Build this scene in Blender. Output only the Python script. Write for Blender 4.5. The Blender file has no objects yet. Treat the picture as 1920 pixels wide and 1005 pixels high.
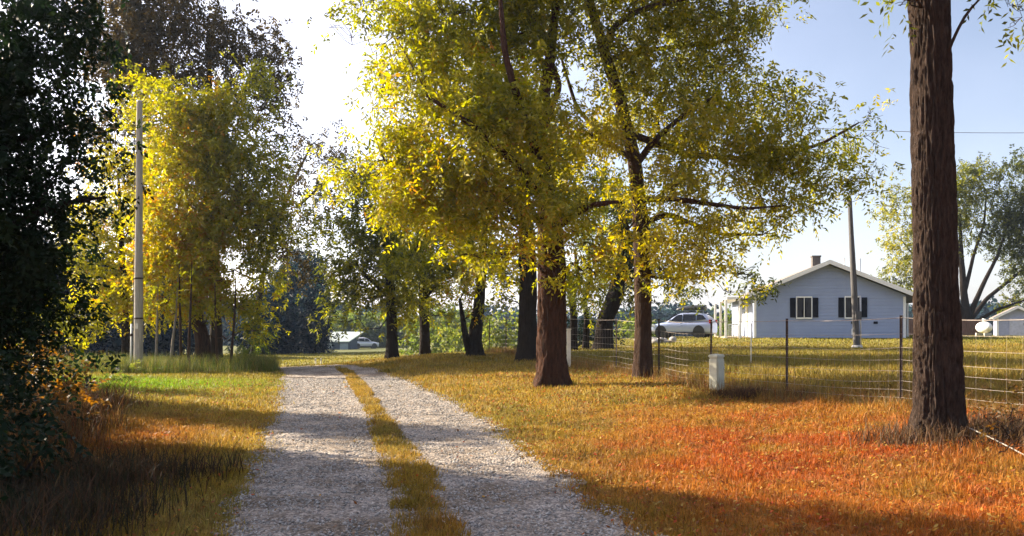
import bpy, bmesh, math, random
import numpy as np
from mathutils import Vector, Matrix
R = math.radians
C = bpy.context.scene.collection
F = 1550.0            # focal length in photo pixels (1920 wide)
HZ = 615.0            # photo row of the horizon
EYE = 1.6

# ------------------------------------------------------------------ camera, sky, sun
sc = bpy.context.scene
cam = bpy.data.cameras.new('camera'); camo = bpy.data.objects.new('camera', cam); C.objects.link(camo)
camo.location = (0, 0, EYE); camo.rotation_euler = (R(90), 0, 0)
cam.sensor_width = 36; cam.lens = 36 * F / 1920; cam.shift_y = (HZ - 502.5) / 1920
cam.clip_start = 0.05; cam.clip_end = 6000
sc.camera = camo
SUN_AZ, SUN_EL = -62.0, 27.0      # degrees left of +Y, above the horizon
w = bpy.data.worlds.new('World'); sc.world = w; w.use_nodes = True
nt = w.node_tree; nt.nodes.clear()
sky = nt.nodes.new('ShaderNodeTexSky'); sky.sky_type = 'NISHITA'; sky.sun_disc = False
sky.sun_elevation = R(SUN_EL); sky.sun_rotation = R(SUN_AZ)
sky.air_density = 1.0; sky.dust_density = 2.0; sky.ozone_density = 2.4
bg = nt.nodes.new('ShaderNodeBackground'); bg.inputs[1].default_value = 0.052
wo = nt.nodes.new('ShaderNodeOutputWorld')
# thin bright veil in the sky: strongest round the sun, a little along the horizon
SDv = (math.sin(R(SUN_AZ)) * math.cos(R(SUN_EL)), math.cos(R(SUN_AZ)) * math.cos(R(SUN_EL)), math.sin(R(SUN_EL)))
tcw = nt.nodes.new('ShaderNodeTexCoord')
def wn(t, **k):
    q = nt.nodes.new(t)
    for a, v in k.items(): setattr(q, a, v)
    return q
dt = wn('ShaderNodeVectorMath', operation='DOT_PRODUCT'); dt.inputs[1].default_value = SDv; nt.links.new(tcw.outputs['Generated'], dt.inputs[0])
mr = wn('ShaderNodeMapRange', interpolation_type='SMOOTHSTEP'); mr.inputs[1].default_value = .18; mr.inputs[2].default_value = .80; nt.links.new(dt.outputs['Value'], mr.inputs[0])
sp = wn('ShaderNodeSeparateXYZ'); nt.links.new(tcw.outputs['Generated'], sp.inputs[0])
mh = wn('ShaderNodeMapRange', interpolation_type='SMOOTHSTEP'); mh.inputs[1].default_value = .30; mh.inputs[2].default_value = .0; mh.inputs[3].default_value = 0; mh.inputs[4].default_value = .42; nt.links.new(sp.outputs[2], mh.inputs[0])
cn = wn('ShaderNodeTexNoise'); cn.inputs['Scale'].default_value = 2.2; cn.inputs['Detail'].default_value = 4; nt.links.new(tcw.outputs['Generated'], cn.inputs['Vector'])
mc = wn('ShaderNodeMapRange'); mc.inputs[1].default_value = .35; mc.inputs[2].default_value = .75; mc.inputs[3].default_value = .08; mc.inputs[4].default_value = .42; nt.links.new(cn.outputs[0], mc.inputs[0])
a0 = wn('ShaderNodeMath', operation='MULTIPLY_ADD'); a0.inputs[1].default_value = .9; nt.links.new(mr.outputs[0], a0.inputs[0]); nt.links.new(mh.outputs[0], a0.inputs[2])
a1_ = wn('ShaderNodeMath', operation='ADD'); nt.links.new(a0.outputs[0], a1_.inputs[0]); nt.links.new(mc.outputs[0], a1_.inputs[1])
vc = wn('ShaderNodeVectorMath', operation='SCALE'); vc.inputs[0].default_value = (4.5, 4.0, 4.35); nt.links.new(a1_.outputs[0], vc.inputs['Scale'])
ad = wn('ShaderNodeVectorMath', operation='ADD'); nt.links.new(sky.outputs[0], ad.inputs[0]); nt.links.new(vc.outputs[0], ad.inputs[1])
nt.links.new(ad.outputs[0], bg.inputs[0]); nt.links.new(bg.outputs[0], wo.inputs[0])
sl = bpy.data.lights.new('sun', 'SUN'); sl.energy = 5.0; sl.angle = R(0.5); sl.color = (1.0, 0.86, 0.66)
slo = bpy.data.objects.new('sun', sl); C.objects.link(slo)
SD = Vector((math.sin(R(SUN_AZ)) * math.cos(R(SUN_EL)), math.cos(R(SUN_AZ)) * math.cos(R(SUN_EL)), math.sin(R(SUN_EL))))
slo.rotation_euler = SD.to_track_quat('Z', 'Y').to_euler()
sc.view_settings.view_transform = 'Standard'; sc.view_settings.look = 'None'
sc.view_settings.exposure = 1.85; sc.view_settings.gamma = 1.0
sc.cycles.use_denoising = True
sc.cycles.max_bounces = 6; sc.cycles.diffuse_bounces = 3; sc.cycles.transmission_bounces = 4
sc.cycles.transparent_max_bounces = 6; sc.cycles.sample_clamp_indirect = 4.0
sc.cycles.use_adaptive_sampling = True; sc.cycles.adaptive_threshold = 0.02

rng = np.random.default_rng(7)
random.seed(7)

# ------------------------------------------------------------------ helpers
def P(px, py, Y):
    """photo pixel at a distance -> world point"""
    return np.array([(px - 960) / F * Y, Y, EYE + (HZ - py) / F * Y])

def tag(o, label=None, cat=None, group=None, kind=None):
    if label: o['label'] = label
    if cat: o['category'] = cat
    if group: o['group'] = group
    if kind: o['kind'] = kind
    return o

def empty(name, loc, rz=0):
    o = bpy.data.objects.new(name, None); C.objects.link(o)
    o.location = loc; o.rotation_euler = (0, 0, rz); o.empty_display_size = .2
    return o

def mesh_np(name, V, Fs, mat=None, parent=None, attrs=None, smooth=False, loc=None):
    """V (n,3); Fs an (m,k) array or a list of such arrays; attrs {name: (domain, array)}"""
    V = np.asarray(V, dtype=np.float32)
    if loc is not None: V = V - np.asarray(loc, dtype=np.float32)
    if isinstance(Fs, np.ndarray): Fs = [Fs]
    Fs = [f for f in Fs if len(f)]
    me = bpy.data.meshes.new(name)
    me.vertices.add(len(V)); me.vertices.foreach_set('co', V.ravel())
    tot = np.concatenate([np.full(len(f), f.shape[1], dtype=np.int32) for f in Fs])
    idx = np.concatenate([f.ravel() for f in Fs]).astype(np.int32)
    me.loops.add(len(idx)); me.loops.foreach_set('vertex_index', idx)
    me.polygons.add(len(tot))
    st = np.zeros(len(tot), dtype=np.int32); st[1:] = np.cumsum(tot)[:-1]
    me.polygons.foreach_set('loop_start', st); me.polygons.foreach_set('loop_total', tot)
    if smooth: me.polygons.foreach_set('use_smooth', np.ones(len(tot), dtype=bool))
    if attrs:
        for k, (dom, a) in attrs.items():
            a = np.asarray(a, dtype=np.float32)
            if a.ndim == 2:
                at = me.attributes.new(k, 'FLOAT_COLOR', dom)
                if a.shape[1] == 3: a = np.c_[a, np.ones(len(a), dtype=np.float32)]
                at.data.foreach_set('color', a.astype(np.float32).ravel())
            else:
                at = me.attributes.new(k, 'FLOAT', dom); at.data.foreach_set('value', a)
    me.update(calc_edges=True); me.validate()
    o = bpy.data.objects.new(name, me); C.objects.link(o)
    if mat: me.materials.append(mat)
    if parent is not None: o.parent = parent
    return o

def bm_obj(name, bm, mat=None, parent=None, bevel=0, smooth=False):
    me = bpy.data.meshes.new(name)
    if bevel:
        bmesh.ops.bevel(bm, geom=bm.edges[:], offset=bevel, segments=2, affect='EDGES', clamp_overlap=True)
    bmesh.ops.recalc_face_normals(bm, faces=bm.faces[:])
    bm.to_mesh(me); bm.free()
    if smooth:
        for p in me.polygons: p.use_smooth = True
    if mat: me.materials.append(mat)
    o = bpy.data.objects.new(name, me); C.objects.link(o)
    if parent is not None: o.parent = parent
    return o

def bx(bm, x0, x1, y0, y1, z0, z1, M=None):
    vs = [bm.verts.new(v) for v in [(x0,y0,z0),(x1,y0,z0),(x1,y1,z0),(x0,y1,z0),(x0,y0,z1),(x1,y0,z1),(x1,y1,z1),(x0,y1,z1)]]
    for f in [(0,3,2,1),(4,5,6,7),(0,1,5,4),(1,2,6,5),(2,3,7,6),(3,0,4,7)]:
        bm.faces.new([vs[i] for i in f])
    if M is not None: bmesh.ops.transform(bm, matrix=M, verts=vs)
    return vs

def box(name, x0, x1, y0, y1, z0, z1, mat, parent=None, bevel=0):
    bm = bmesh.new(); bx(bm, x0, x1, y0, y1, z0, z1)
    return bm_obj(name, bm, mat, parent, bevel)

def prism(bm, pts, a, b, axis='y'):
    """polygon (u,v) extruded from a to b; axis y: (u,_,v); axis x: (_,u,v)"""
    def mk(u, v, t): return (u, t, v) if axis == 'y' else (t, u, v)
    A = [bm.verts.new(mk(u, v, a)) for u, v in pts]; B = [bm.verts.new(mk(u, v, b)) for u, v in pts]
    bm.faces.new(A); bm.faces.new(B[::-1])
    n = len(pts)
    for i in range(n): bm.faces.new([A[i], B[i], B[(i+1) % n], A[(i+1) % n]])

def hash3(i, j, k, s=0):
    n = (i * 374761393 + j * 668265263 + k * 2147483647 + s * 974634777) & 0xffffffff
    n = ((n ^ (n >> 13)) * 1274126177) & 0xffffffff
    n = ((n ^ (n >> 16)) * 2246822519) & 0xffffffff
    return ((n ^ (n >> 15)) & 0xffffff) / float(0xffffff)

def vnoise(x, y, z=0, s=0):
    x, y, z = np.broadcast_arrays(np.asarray(x, float), np.asarray(y, float), np.asarray(z, float))
    i, j, k = np.floor(x).astype(np.int64), np.floor(y).astype(np.int64), np.floor(z).astype(np.int64)
    u, v, w_ = x - i, y - j, z - k
    u, v, w_ = u*u*(3-2*u), v*v*(3-2*v), w_*w_*(3-2*w_)
    r = 0
    for a in (0, 1):
        for b in (0, 1):
            for c in (0, 1):
                r = r + hash3(i+a, j+b, k+c, s) * (u if a else 1-u) * (v if b else 1-v) * (w_ if c else 1-w_)
    return r

def fbm(x, y, z=0, o=4, s=0):
    r, a, t = 0, 1, 0
    for q in range(o):
        f = 2.03 ** q
        r = r + a * vnoise(np.asarray(x)*f, np.asarray(y)*f, np.asarray(z)*f, s+q*7); t += a; a *= .5
    return r / t

def sstep(a, b, x):
    t = np.clip((x - a) / (b - a), 0, 1); return t * t * (3 - 2 * t)

# ------------------------------------------------------------------ materials
def new_mat(name):
    m = bpy.data.materials.new(name); m.use_nodes = True
    n = m.node_tree; n.nodes.clear()
    out = n.nodes.new('ShaderNodeOutputMaterial')
    b = n.nodes.new('ShaderNodeBsdfPrincipled'); n.links.new(b.outputs[0], out.inputs[0])
    return m, n, b, out

def ramp(n, stops, interp='LINEAR'):
    r = n.nodes.new('ShaderNodeValToRGB'); r.color_ramp.interpolation = interp
    e = r.color_ramp.elements
    while len(e) > 1: e.remove(e[-1])
    e[0].position = stops[0][0]; e[0].color = (*stops[0][1], 1)
    for p, c in stops[1:]:
        x = e.new(p); x.color = (*c, 1)
    return r

def simple(name, col, rough=.6, metal=0, var=.15, scale=6, bump=0.0, bscale=40, stretch=(1,1,1), spec=.5):
    m, n, b, out = new_mat(name)
    tc = n.nodes.new('ShaderNodeTexCoord'); mp = n.nodes.new('ShaderNodeMapping'); mp.inputs['Scale'].default_value = stretch
    n.links.new(tc.outputs['Object'], mp.inputs[0])
    nz = n.nodes.new('ShaderNodeTexNoise'); nz.inputs['Scale'].default_value = scale; nz.inputs['Detail'].default_value = 6
    n.links.new(mp.outputs[0], nz.inputs['Vector'])
    c = np.array(col)
    r = ramp(n, [(.3, tuple(c*(1-var))), (.7, tuple(np.minimum(c*(1+var), 1)))])
    n.links.new(nz.outputs[0], r.inputs[0]); n.links.new(r.outputs[0], b.inputs['Base Color'])
    b.inputs['Roughness'].default_value = rough; b.inputs['Metallic'].default_value = metal
    b.inputs['Specular IOR Level'].default_value = spec
    if bump:
        nb = n.nodes.new('ShaderNodeTexNoise'); nb.inputs['Scale'].default_value = bscale; nb.inputs['Detail'].default_value = 5
        n.links.new(mp.outputs[0], nb.inputs['Vector'])
        bu = n.nodes.new('ShaderNodeBump'); bu.inputs['Strength'].default_value = bump; bu.inputs['Distance'].default_value = .02
        n.links.new(nb.outputs[0], bu.inputs['Height']); n.links.new(bu.outputs[0], b.inputs['Normal'])
    return m

def leaf_mat(name, stops, trans=.55, rough=.55, spec=.3):
    """per-leaf 'tint' attribute picks the leaf colour; leaves let some light through"""
    m = bpy.data.materials.new(name); m.use_nodes = True
    n = m.node_tree; n.nodes.clear()
    out = n.nodes.new('ShaderNodeOutputMaterial')
    at = n.nodes.new('ShaderNodeAttribute'); at.attribute_name = 'tint'
    r = ramp(n, [(p_, tuple(v*.86 for v in c_)) for p_, c_ in stops]); n.links.new(at.outputs['Fac'], r.inputs[0])
    b = n.nodes.new('ShaderNodeBsdfPrincipled'); b.inputs['Roughness'].default_value = rough
    b.inputs['Specular IOR Level'].default_value = spec
    tr = n.nodes.new('ShaderNodeBsdfTranslucent')
    hs = n.nodes.new('ShaderNodeHueSaturation'); hs.inputs['Saturation'].default_value = 1.12; hs.inputs['Value'].default_value = 1.7
    n.links.new(r.outputs[0], hs.inputs['Color'])
    n.links.new(r.outputs[0], b.inputs['Base Color']); n.links.new(hs.outputs[0], tr.inputs[0])
    mx = n.nodes.new('ShaderNodeMixShader'); mx.inputs[0].default_value = trans
    n.links.new(b.outputs[0], mx.inputs[1]); n.links.new(tr.outputs[0], mx.inputs[2]); n.links.new(mx.outputs[0], out.inputs[0])
    return m

def bark_mat(name, dark, light, scale=9.0, strength=.8, vcol=False):
    m, n, b, out = new_mat(name)
    tc = n.nodes.new('ShaderNodeTexCoord'); mp = n.nodes.new('ShaderNodeMapping'); mp.inputs['Scale'].default_value = (1, 1, .22)
    n.links.new(tc.outputs['Object'], mp.inputs[0])
    nz = n.nodes.new('ShaderNodeTexNoise'); nz.inputs['Scale'].default_value = scale*2.2; nz.inputs['Detail'].default_value = 8; nz.inputs['Roughness'].default_value = .7
    n.links.new(mp.outputs[0], nz.inputs['Vector'])
    vo = n.nodes.new('ShaderNodeTexVoronoi'); vo.feature = 'DISTANCE_TO_EDGE'; vo.inputs['Scale'].default_value = scale*1.6
    wv = n.nodes.new('ShaderNodeVectorMath'); wv.operation = 'MULTIPLY_ADD'
    wv.inputs[1].default_value = (.12,)*3
    n.links.new(nz.outputs['Color'], wv.inputs[0]); n.links.new(mp.outputs[0], wv.inputs[2])
    n.links.new(wv.outputs[0], vo.inputs['Vector'])
    r = ramp(n, [(.25, dark), (.7, light)]); n.links.new(nz.outputs[0], r.inputs[0])
    n.links.new(r.outputs[0], b.inputs['Base Color']); b.inputs['Roughness'].default_value = .95; b.inputs['Specular IOR Level'].default_value = .15
    mt = n.nodes.new('ShaderNodeMath'); mt.operation = 'MULTIPLY_ADD'; mt.inputs[1].default_value = 1.5
    n.links.new(vo.outputs[0], mt.inputs[0]); n.links.new(nz.outputs[0], mt.inputs[2])
    bu = n.nodes.new('ShaderNodeBump'); bu.inputs['Strength'].default_value = strength; bu.inputs['Distance'].default_value = .05
    n.links.new(mt.outputs[0], bu.inputs['Height']); n.links.new(bu.outputs[0], b.inputs['Normal'])
    return m

BARK = bark_mat('bark_brown', (.016, .010, .008), (.09, .05, .032), scale=7, strength=1)
BARK_RED = bark_mat('bark_red_brown', (.012, .008, .006), (.10, .043, .024), scale=7, strength=1)
BARK_DARK = bark_mat('bark_dark', (.010, .008, .007), (.035, .025, .02))
BARK_PALE = bark_mat('bark_pale', (.14, .12, .10), (.36, .32, .27))
BARK_FURROW = bark_mat('bark_furrowed', (.007, .005, .0045), (.085, .056, .042), scale=12)

L_GOLD = leaf_mat('leaf_gold', [(0, (.045,.06,.012)), (.3, (.15,.165,.02)), (.6, (.30,.29,.025)), (.85, (.42,.35,.03)), (1, (.40,.19,.03))])
L_OLIVE = leaf_mat('leaf_olive', [(0, (.04,.05,.015)), (.3, (.12,.135,.02)), (.6, (.29,.275,.028)), (1, (.44,.34,.035))])
L_BROWN = leaf_mat('leaf_brown', [(0, (.03,.025,.010)), (.5, (.075,.055,.016)), (1, (.17,.11,.02))], trans=.3)
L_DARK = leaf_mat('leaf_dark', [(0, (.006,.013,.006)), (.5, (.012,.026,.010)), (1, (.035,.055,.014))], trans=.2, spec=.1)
L_BLUE_SHADE = leaf_mat('leaf_blue_shade', [(0, (.004,.010,.030)), (.5, (.006,.022,.045)), (1, (.05,.11,.10))], trans=.1, spec=.05)  # blue of shade and distance haze put into the leaf colour
L_BUSH = leaf_mat('leaf_bush', [(0, (.05,.07,.018)), (.5, (.12,.16,.03)), (1, (.25,.24,.06))])
L_RUST = leaf_mat('leaf_rust', [(0, (.04,.035,.012)), (.5, (.13,.07,.02)), (1, (.30,.13,.03))])

# ------------------------------------------------------------------ terrain
CP = np.array([
 (0,-6,0),(-8,-6,0),(8,-6,0),(0,2,0),(0,6,0),(-1,9,0),(-2,13.5,0),(-4.7,23.6,0),(-7,29,0),(-8.6,33,0),(-6,15,.02),(-9,22,.02),(-12,30,.02),
 (-20,20,.05),(-20,5,.1),(-5,5,.02),(-16,33,-.05),(-14,40,-.25),(-9,40,-.35),(-22,45,-.3),
 (6.3,13.4,.28),(5.1,15.3,.25),(3.7,20.8,.3),(2.9,23,.34),(0,33,.5),(8,10,.28),(5.2,10.1,.17),(1.5,10,.02),(3,10,.06),(2.2,15,.07),(3.5,7,.04),(7,6,.1),(12,4,.15),
 (1,20.3,.18),(-1.2,20,.04),(-3,30,.5),(-4.6,31.5,.36),(-1.5,30,.52),(-1.5,26,.22),(-3.3,26,.04),(-5.5,30.5,.12),(-4.5,36,.3),(-2,37,.45),
 (14.5,49,.96),(23,49,.96),(18,60,.98),(14,62,.9),(30,50,1.0),(12,35,.75),(25,30,.7),(12,22,.5),(20,15,.45),(35,58,1.0),(45,40,1.0),(9,60,.85),(6,42,.7),(35,15,.5),
 (-10,60,-.6),(-12,100,-1.3),(-15,150,-1.8),(-25,150,-1.8),(-20,60,-.5),(-40,60,-.4),(-45,30,0),(-45,5,.2),
 (3,60,.4),(3,90,-.2),(30,100,.6),(60,100,.5),(60,40,1),(60,5,.5),(-30,200,-2),(40,200,-1),(-120,100,-1),(120,100,0),(-120,0,0),(120,0,.3),(0,-60,0),(0,320,-2),(-200,300,-2),(200,300,-2)], float)
_d = np.hypot(CP[:, None, 0] - CP[None, :, 0], CP[:, None, 1] - CP[None, :, 1])
_K = np.sqrt(_d**2 + 1.5**2)
_m = len(CP)
_A = np.zeros((_m+1, _m+1)); _A[:_m, :_m] = -_K + np.eye(_m) * .4; _A[:_m, _m] = 1; _A[_m, :_m] = 1
_W = np.linalg.solve(_A, np.r_[CP[:, 2], 0])
def hbase(x, y):
    x = np.asarray(x, float); y = np.asarray(y, float); sh = np.broadcast(x, y).shape
    xf = np.broadcast_to(x, sh).ravel(); yf = np.broadcast_to(y, sh).ravel(); o = np.empty(len(xf))
    for i in range(0, len(xf), 60000):
        a, b = xf[i:i+60000], yf[i:i+60000]
        d = np.sqrt((a[:, None] - CP[None, :, 0])**2 + (b[:, None] - CP[None, :, 1])**2 + 1.5**2)
        o[i:i+60000] = -d @ _W[:_m] + _W[_m]
    r = np.hypot(xf, yf); t = sstep(180, 320, r)
    return (o * (1-t) - 2.0 * t).reshape(sh)

# road: centre line and half width, by distance
_rows = np.array([1005, 950, 900, 850, 800, 760, 720, 703, 692])
_Yr = 1.57 * F / (_rows - HZ)
_px = lambda v: (np.array(v) - 960) / F * _Yr
RY = np.r_[-8, 3, _Yr, 34.5, 36.5, 38.0]
RL = np.r_[-1.6, -1.95, _px([430,462,488,503,515,522,532,535,528]), -11.6, -14.5, -20]     # left edge x
RR = np.r_[1.5, 1.2, _px([1180,1110,1045,975,915,850,770,715,662]), -8.2, -10.4, -13]      # right edge x
SL = np.r_[-.9, -.9, _px([752,742,728,710,694,680,658,646,622]), -9.9, -12.6, -17.0]        # strip left
SR = np.r_[-.2, -.25, _px([868,842,812,776,738,710,682,662,638]), -9.5, -12.2, -16.7]       # strip right
def road_u(x, y):
    """signed measures: inside left track / right track (metres inside the nearest edge, negative outside)"""
    n1 = (fbm(x*1.3, y*1.3, o=3, s=5) - .5) * .34 + (fbm(x*5, y*5, o=2, s=9) - .5) * .34
    l, r_, a, b = (np.interp(y, RY, q) for q in (RL, RR, SL, SR))
    n2 = (fbm(x*2.3, y*1.1, o=3, s=15) - .5) * .30 + (fbm(x*9, y*6, o=2, s=16) - .5) * .22 + .07; a = a + n2; b = b - n2*.8
    left = np.minimum(x - l, a - x) + n1
    right = np.minimum(x - b, r_ - x) + n1
    m = np.maximum(left, right)
    return np.where(y > 37.5, -1, m)

def hgt(x, y):
    z = hbase(x, y)
    r = np.hypot(x, y)
    off = 1 - sstep(-.3, .25, road_u(x, y))
    z = z + (fbm(np.asarray(x)*.5, np.asarray(y)*.5, o=3, s=2) - .5) * .12 * off * (1 - sstep(40, 80, r)) + (fbm(np.asarray(x)*1.7, np.asarray(y)*1.7, o=2, s=6) - .5) * .10 * off * (1 - sstep(16, 26, r)) + off * .02 * (1 - sstep(25, 45, r))
    return z
def gz(x, y): return float(hgt(np.array([x], float), np.array([y], float))[0])

# ground colour (what the turf itself is coloured)
def turf_col(x, y):
    x = np.asarray(x, float); y = np.asarray(y, float)
    n1 = fbm(x*.35, y*.35, o=4, s=31); n2 = fbm(x*1.6, y*1.6, o=3, s=37); n3 = fbm(x*5, y*5, o=2, s=41)
    gold = np.array([.38, .255, .035]); orange = np.array([.43, .125, .016]); straw = np.array([.43, .31, .09])
    green = np.array([.20, .34, .012]); olive = np.array([.19, .165, .03]); red = np.array([.42, .085, .02]); brown = np.array([.14, .07, .025])
    c = np.ones((*x.shape, 3)) * gold
    def mixin(c, col, t): t = np.clip(t, 0, 1)[..., None]; return c * (1-t) + col * t
    c = mixin(c, straw, sstep(.45, .7, n2) * .5)
    # dry orange turf near the camera on the right
    near = sstep(-1, 3.2, x + (12 - y) * .25) * sstep(19, 10, y)
    c = mixin(c, orange, near * (.72 + 1.0 * (n1 - .40) + 1.3 * (n2 - .5)))
    d = np.hypot((x - 3.6) / 2.6, (y - 10.2) / 2.5)
    c = mixin(c, red, sstep(1.3, .2, d) * .5 * sstep(.3, .6, n2 + .1))
    c = mixin(c, olive, sstep(.50, .72, fbm(x*.9+7, y*.9, o=3, s=47)) * (.6 - .35 * near))
    # left verge: orange near, green further
    lf = sstep(-2, -4, x + y * .12)
    c = mixin(c, orange * .75, lf * sstep(16, 11, y) * (.5 + .6 * n2))
    gl = sstep(3.2, 1.0, np.hypot((x + 12.0) / 2.4, (y - 22.6) / 1.7))
    c = mixin(c, green, gl * .95)
    c = mixin(c, np.array([.27, .24, .03]), lf * sstep(14, 20, y) * .6 * (1-gl))
    # beyond the fence and by the house: olive lawn
    beyond = sstep(0, 1.5, (x - 3.9) + (y - 20.5) * .36)
    c = mixin(c, olive * np.array([1.25, 1.2, 1]), beyond * (.35 + .5 * sstep(16, 30, y)) * sstep(.35, .6, n1 + .1))
    c = mixin(c, np.array([.30, .27, .04]), sstep(36, 44, y) * .8)
    c = mixin(c, brown, sstep(.55, .8, n3) * .5)
    c = mixin(c, np.array([.12, .14, .04]), sstep(60, 90, y) * .8)
    return c * (.8 + .4 * n3)[..., None] * .80

def axis(a, b, step, far, g=1.12):
    v = list(np.arange(a, b + step*.5, step)); s = step; x = v[-1]
    while x < far: s *= g; x += s; v.append(x)
    s = step; x = v[0]; lo = []
    while x > -far: s *= g; x -= s; lo.append(x)
    return np.array(lo[::-1] + v)
gx = axis(-13, 12, .16, 640); gy = axis(2, 42, .18, 640)
XX, YY = np.meshgrid(gx, gy)
ZZ = hgt(XX, YY)
nx, ny = len(gx), len(gy)
ii = np.arange(ny*nx).reshape(ny, nx)
gf = np.stack([ii[:-1, :-1], ii[:-1, 1:], ii[1:, 1:], ii[1:, :-1]], -1).reshape(-1, 4)
def vcol_mat(name, rough=.95, var=.25, scale=30, bump=.5, bscale=60):
    m, n, b, out = new_mat(name)
    at = n.nodes.new('ShaderNodeAttribute'); at.attribute_name = 'col'
    geo = n.nodes.new('ShaderNodeNewGeometry')
    nz = n.nodes.new('ShaderNodeTexNoise'); nz.inputs['Scale'].default_value = scale; nz.inputs['Detail'].default_value = 6
    n.links.new(geo.outputs['Position'], nz.inputs['Vector'])
    r = ramp(n, [(.3, (1-var,)*3), (.7, (1+var,)*3)]); n.links.new(nz.outputs[0], r.inputs[0])
    mx = n.nodes.new('ShaderNodeMix'); mx.data_type = 'RGBA'; mx.blend_type = 'MULTIPLY'; mx.inputs[0].default_value = 1
    n.links.new(at.outputs['Color'], mx.inputs[6]); n.links.new(r.outputs[0], mx.inputs[7]); n.links.new(mx.outputs[2], b.inputs['Base Color'])
    b.inputs['Roughness'].default_value = rough; b.inputs['Specular IOR Level'].default_value = .15
    if bump:
        nb = n.nodes.new('ShaderNodeTexNoise'); nb.inputs['Scale'].default_value = bscale; nb.inputs['Detail'].default_value = 4
        n.links.new(geo.outputs['Position'], nb.inputs['Vector'])
        bu = n.nodes.new('ShaderNodeBump'); bu.inputs['Strength'].default_value = bump; bu.inputs['Distance'].default_value = .03
        n.links.new(nb.outputs[0], bu.inputs['Height']); n.links.new(bu.outputs[0], b.inputs['Normal'])
    return m
GROUND = vcol_mat('turf_soil')
gcol = turf_col(XX, YY).reshape(-1, 3) * .8
tag(mesh_np('ground', np.c_[XX.ravel(), YY.ravel(), ZZ.ravel()], gf, GROUND, attrs={'col': ('POINT', gcol)}, smooth=True), kind='structure')

# road sheet with ragged edges, two gravel wheel tracks
ry = np.concatenate([np.arange(-7.5, 12, .07), np.arange(12, 37.5, .12)])
rt = np.linspace(-.08, 1.08, 90)
lx = np.interp(ry, RY, RL); rx_ = np.interp(ry, RY, RR)
RX = lx[:, None] + (rx_ - lx)[:, None] * rt[None, :]
RYY = np.repeat(ry[:, None], len(rt), 1)
RU = road_u(RX, RYY)
RZ = hgt(RX, RYY) + .03 + (fbm(RX*9, RYY*9, o=2, s=77) - .5) * .03 - sstep(0.0, -.12, RU) * .045
ii = np.arange(RX.size).reshape(RX.shape)
q = np.stack([ii[:-1, :-1], ii[:-1, 1:], ii[1:, 1:], ii[1:, :-1]], -1).reshape(-1, 4)
keep = RU.ravel()[q].mean(1) > -.12
q = q[keep]
used, inv = np.unique(q, return_inverse=True)
m, n, b, out = new_mat('gravel')
geo = n.nodes.new('ShaderNodeNewGeometry')
vo = n.nodes.new('ShaderNodeTexVoronoi'); vo.inputs['Scale'].default_value = 42
n1 = n.nodes.new('ShaderNodeTexNoise'); n1.inputs['Scale'].default_value = 1.1; n1.inputs['Detail'].default_value = 5
n2 = n.nodes.new('ShaderNodeTexNoise'); n2.inputs['Scale'].default_value = 18; n2.inputs['Detail'].default_value = 6
for k in (vo, n1, n2): n.links.new(geo.outputs['Position'], k.inputs['Vector'])
rg = ramp(n, [(0, (.10,.086,.075)), (.5, (.32,.275,.235)), (1, (.58,.51,.44))])
n.links.new(vo.outputs['Color'], rg.inputs[0])
rs = ramp(n, [(.36, (.60,.53,.45)), (.62, (1.12,1.10,1.08))]); n.links.new(n1.outputs[0], rs.inputs[0])
rd = ramp(n, [(.35, (.62,.60,.58)), (.6, (1,1,1))]); n.links.new(n2.outputs[0], rd.inputs[0])
a1 = n.nodes.new('ShaderNodeMix'); a1.data_type = 'RGBA'; a1.blend_type = 'MULTIPLY'; a1.inputs[0].default_value = 1
a2 = n.nodes.new('ShaderNodeMix'); a2.data_type = 'RGBA'; a2.blend_type = 'MULTIPLY'; a2.inputs[0].default_value = 1
n.links.new(rg.outputs[0], a1.inputs[6]); n.links.new(rs.outputs[0], a1.inputs[7])
n.links.new(a1.outputs[2], a2.inputs[6]); n.links.new(rd.outputs[0], a2.inputs[7]); n.links.new(a2.outputs[2], b.inputs['Base Color'])
b.inputs['Roughness'].default_value = .9; b.inputs['Specular IOR Level'].default_value = .25
bu = n.nodes.new('ShaderNodeBump'); bu.inputs['Strength'].default_value = .9; bu.inputs['Distance'].default_value = .02
sm = n.nodes.new('ShaderNodeMath'); sm.operation = 'SUBTRACT'
n.links.new(n2.outputs[0], sm.inputs[0]); n.links.new(vo.outputs['Distance'], sm.inputs[1])
n.links.new(sm.outputs[0], bu.inputs['Height']); n.links.new(bu.outputs[0], b.inputs['Normal'])
GRAVEL = m
RV = np.c_[RX.ravel(), RYY.ravel(), RZ.ravel()][used]
tag(mesh_np('gravel_road', RV, inv.reshape(-1, 4), GRAVEL, smooth=True), 'pale gravel lane with two wheel tracks and a grassy strip between them', 'road', kind='structure')

# loose stones on the road
def scatter_road(n, y0, y1):
    y = y0 + (y1 - y0) * rng.random(n) ** 1.5
    l, r_ = np.interp(y, RY, RL), np.interp(y, RY, RR)
    x = l - .25 + (r_ - l + .5) * rng.random(n)
    k = road_u(x, y) > -.16
    return x[k], y[k]
sx, sy = scatter_road(60000, 4.5, 26)
sz = hgt(sx, sy) + .03
S = (.006 + .013 * rng.random(len(sx))**2.2) * (1 + np.clip(sy - 8, 0, 20) * .06)
oct_ = np.array([(1,0,0),(0,1,0),(-1,0,0),(0,-1,0),(0,0,1),(0,0,-1)], float)
of = np.array([(0,1,4),(1,2,4),(2,3,4),(3,0,4),(1,0,5),(2,1,5),(3,2,5),(0,3,5)])
V = oct_[None] * S[:, None, None] * (np.array([1, 1, .65]) * (.7 + .6 * rng.random((len(sx), 6, 1)))) 
an = rng.random(len(sx)) * 6.28; ca, sa = np.cos(an)[:, None], np.sin(an)[:, None]
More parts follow.
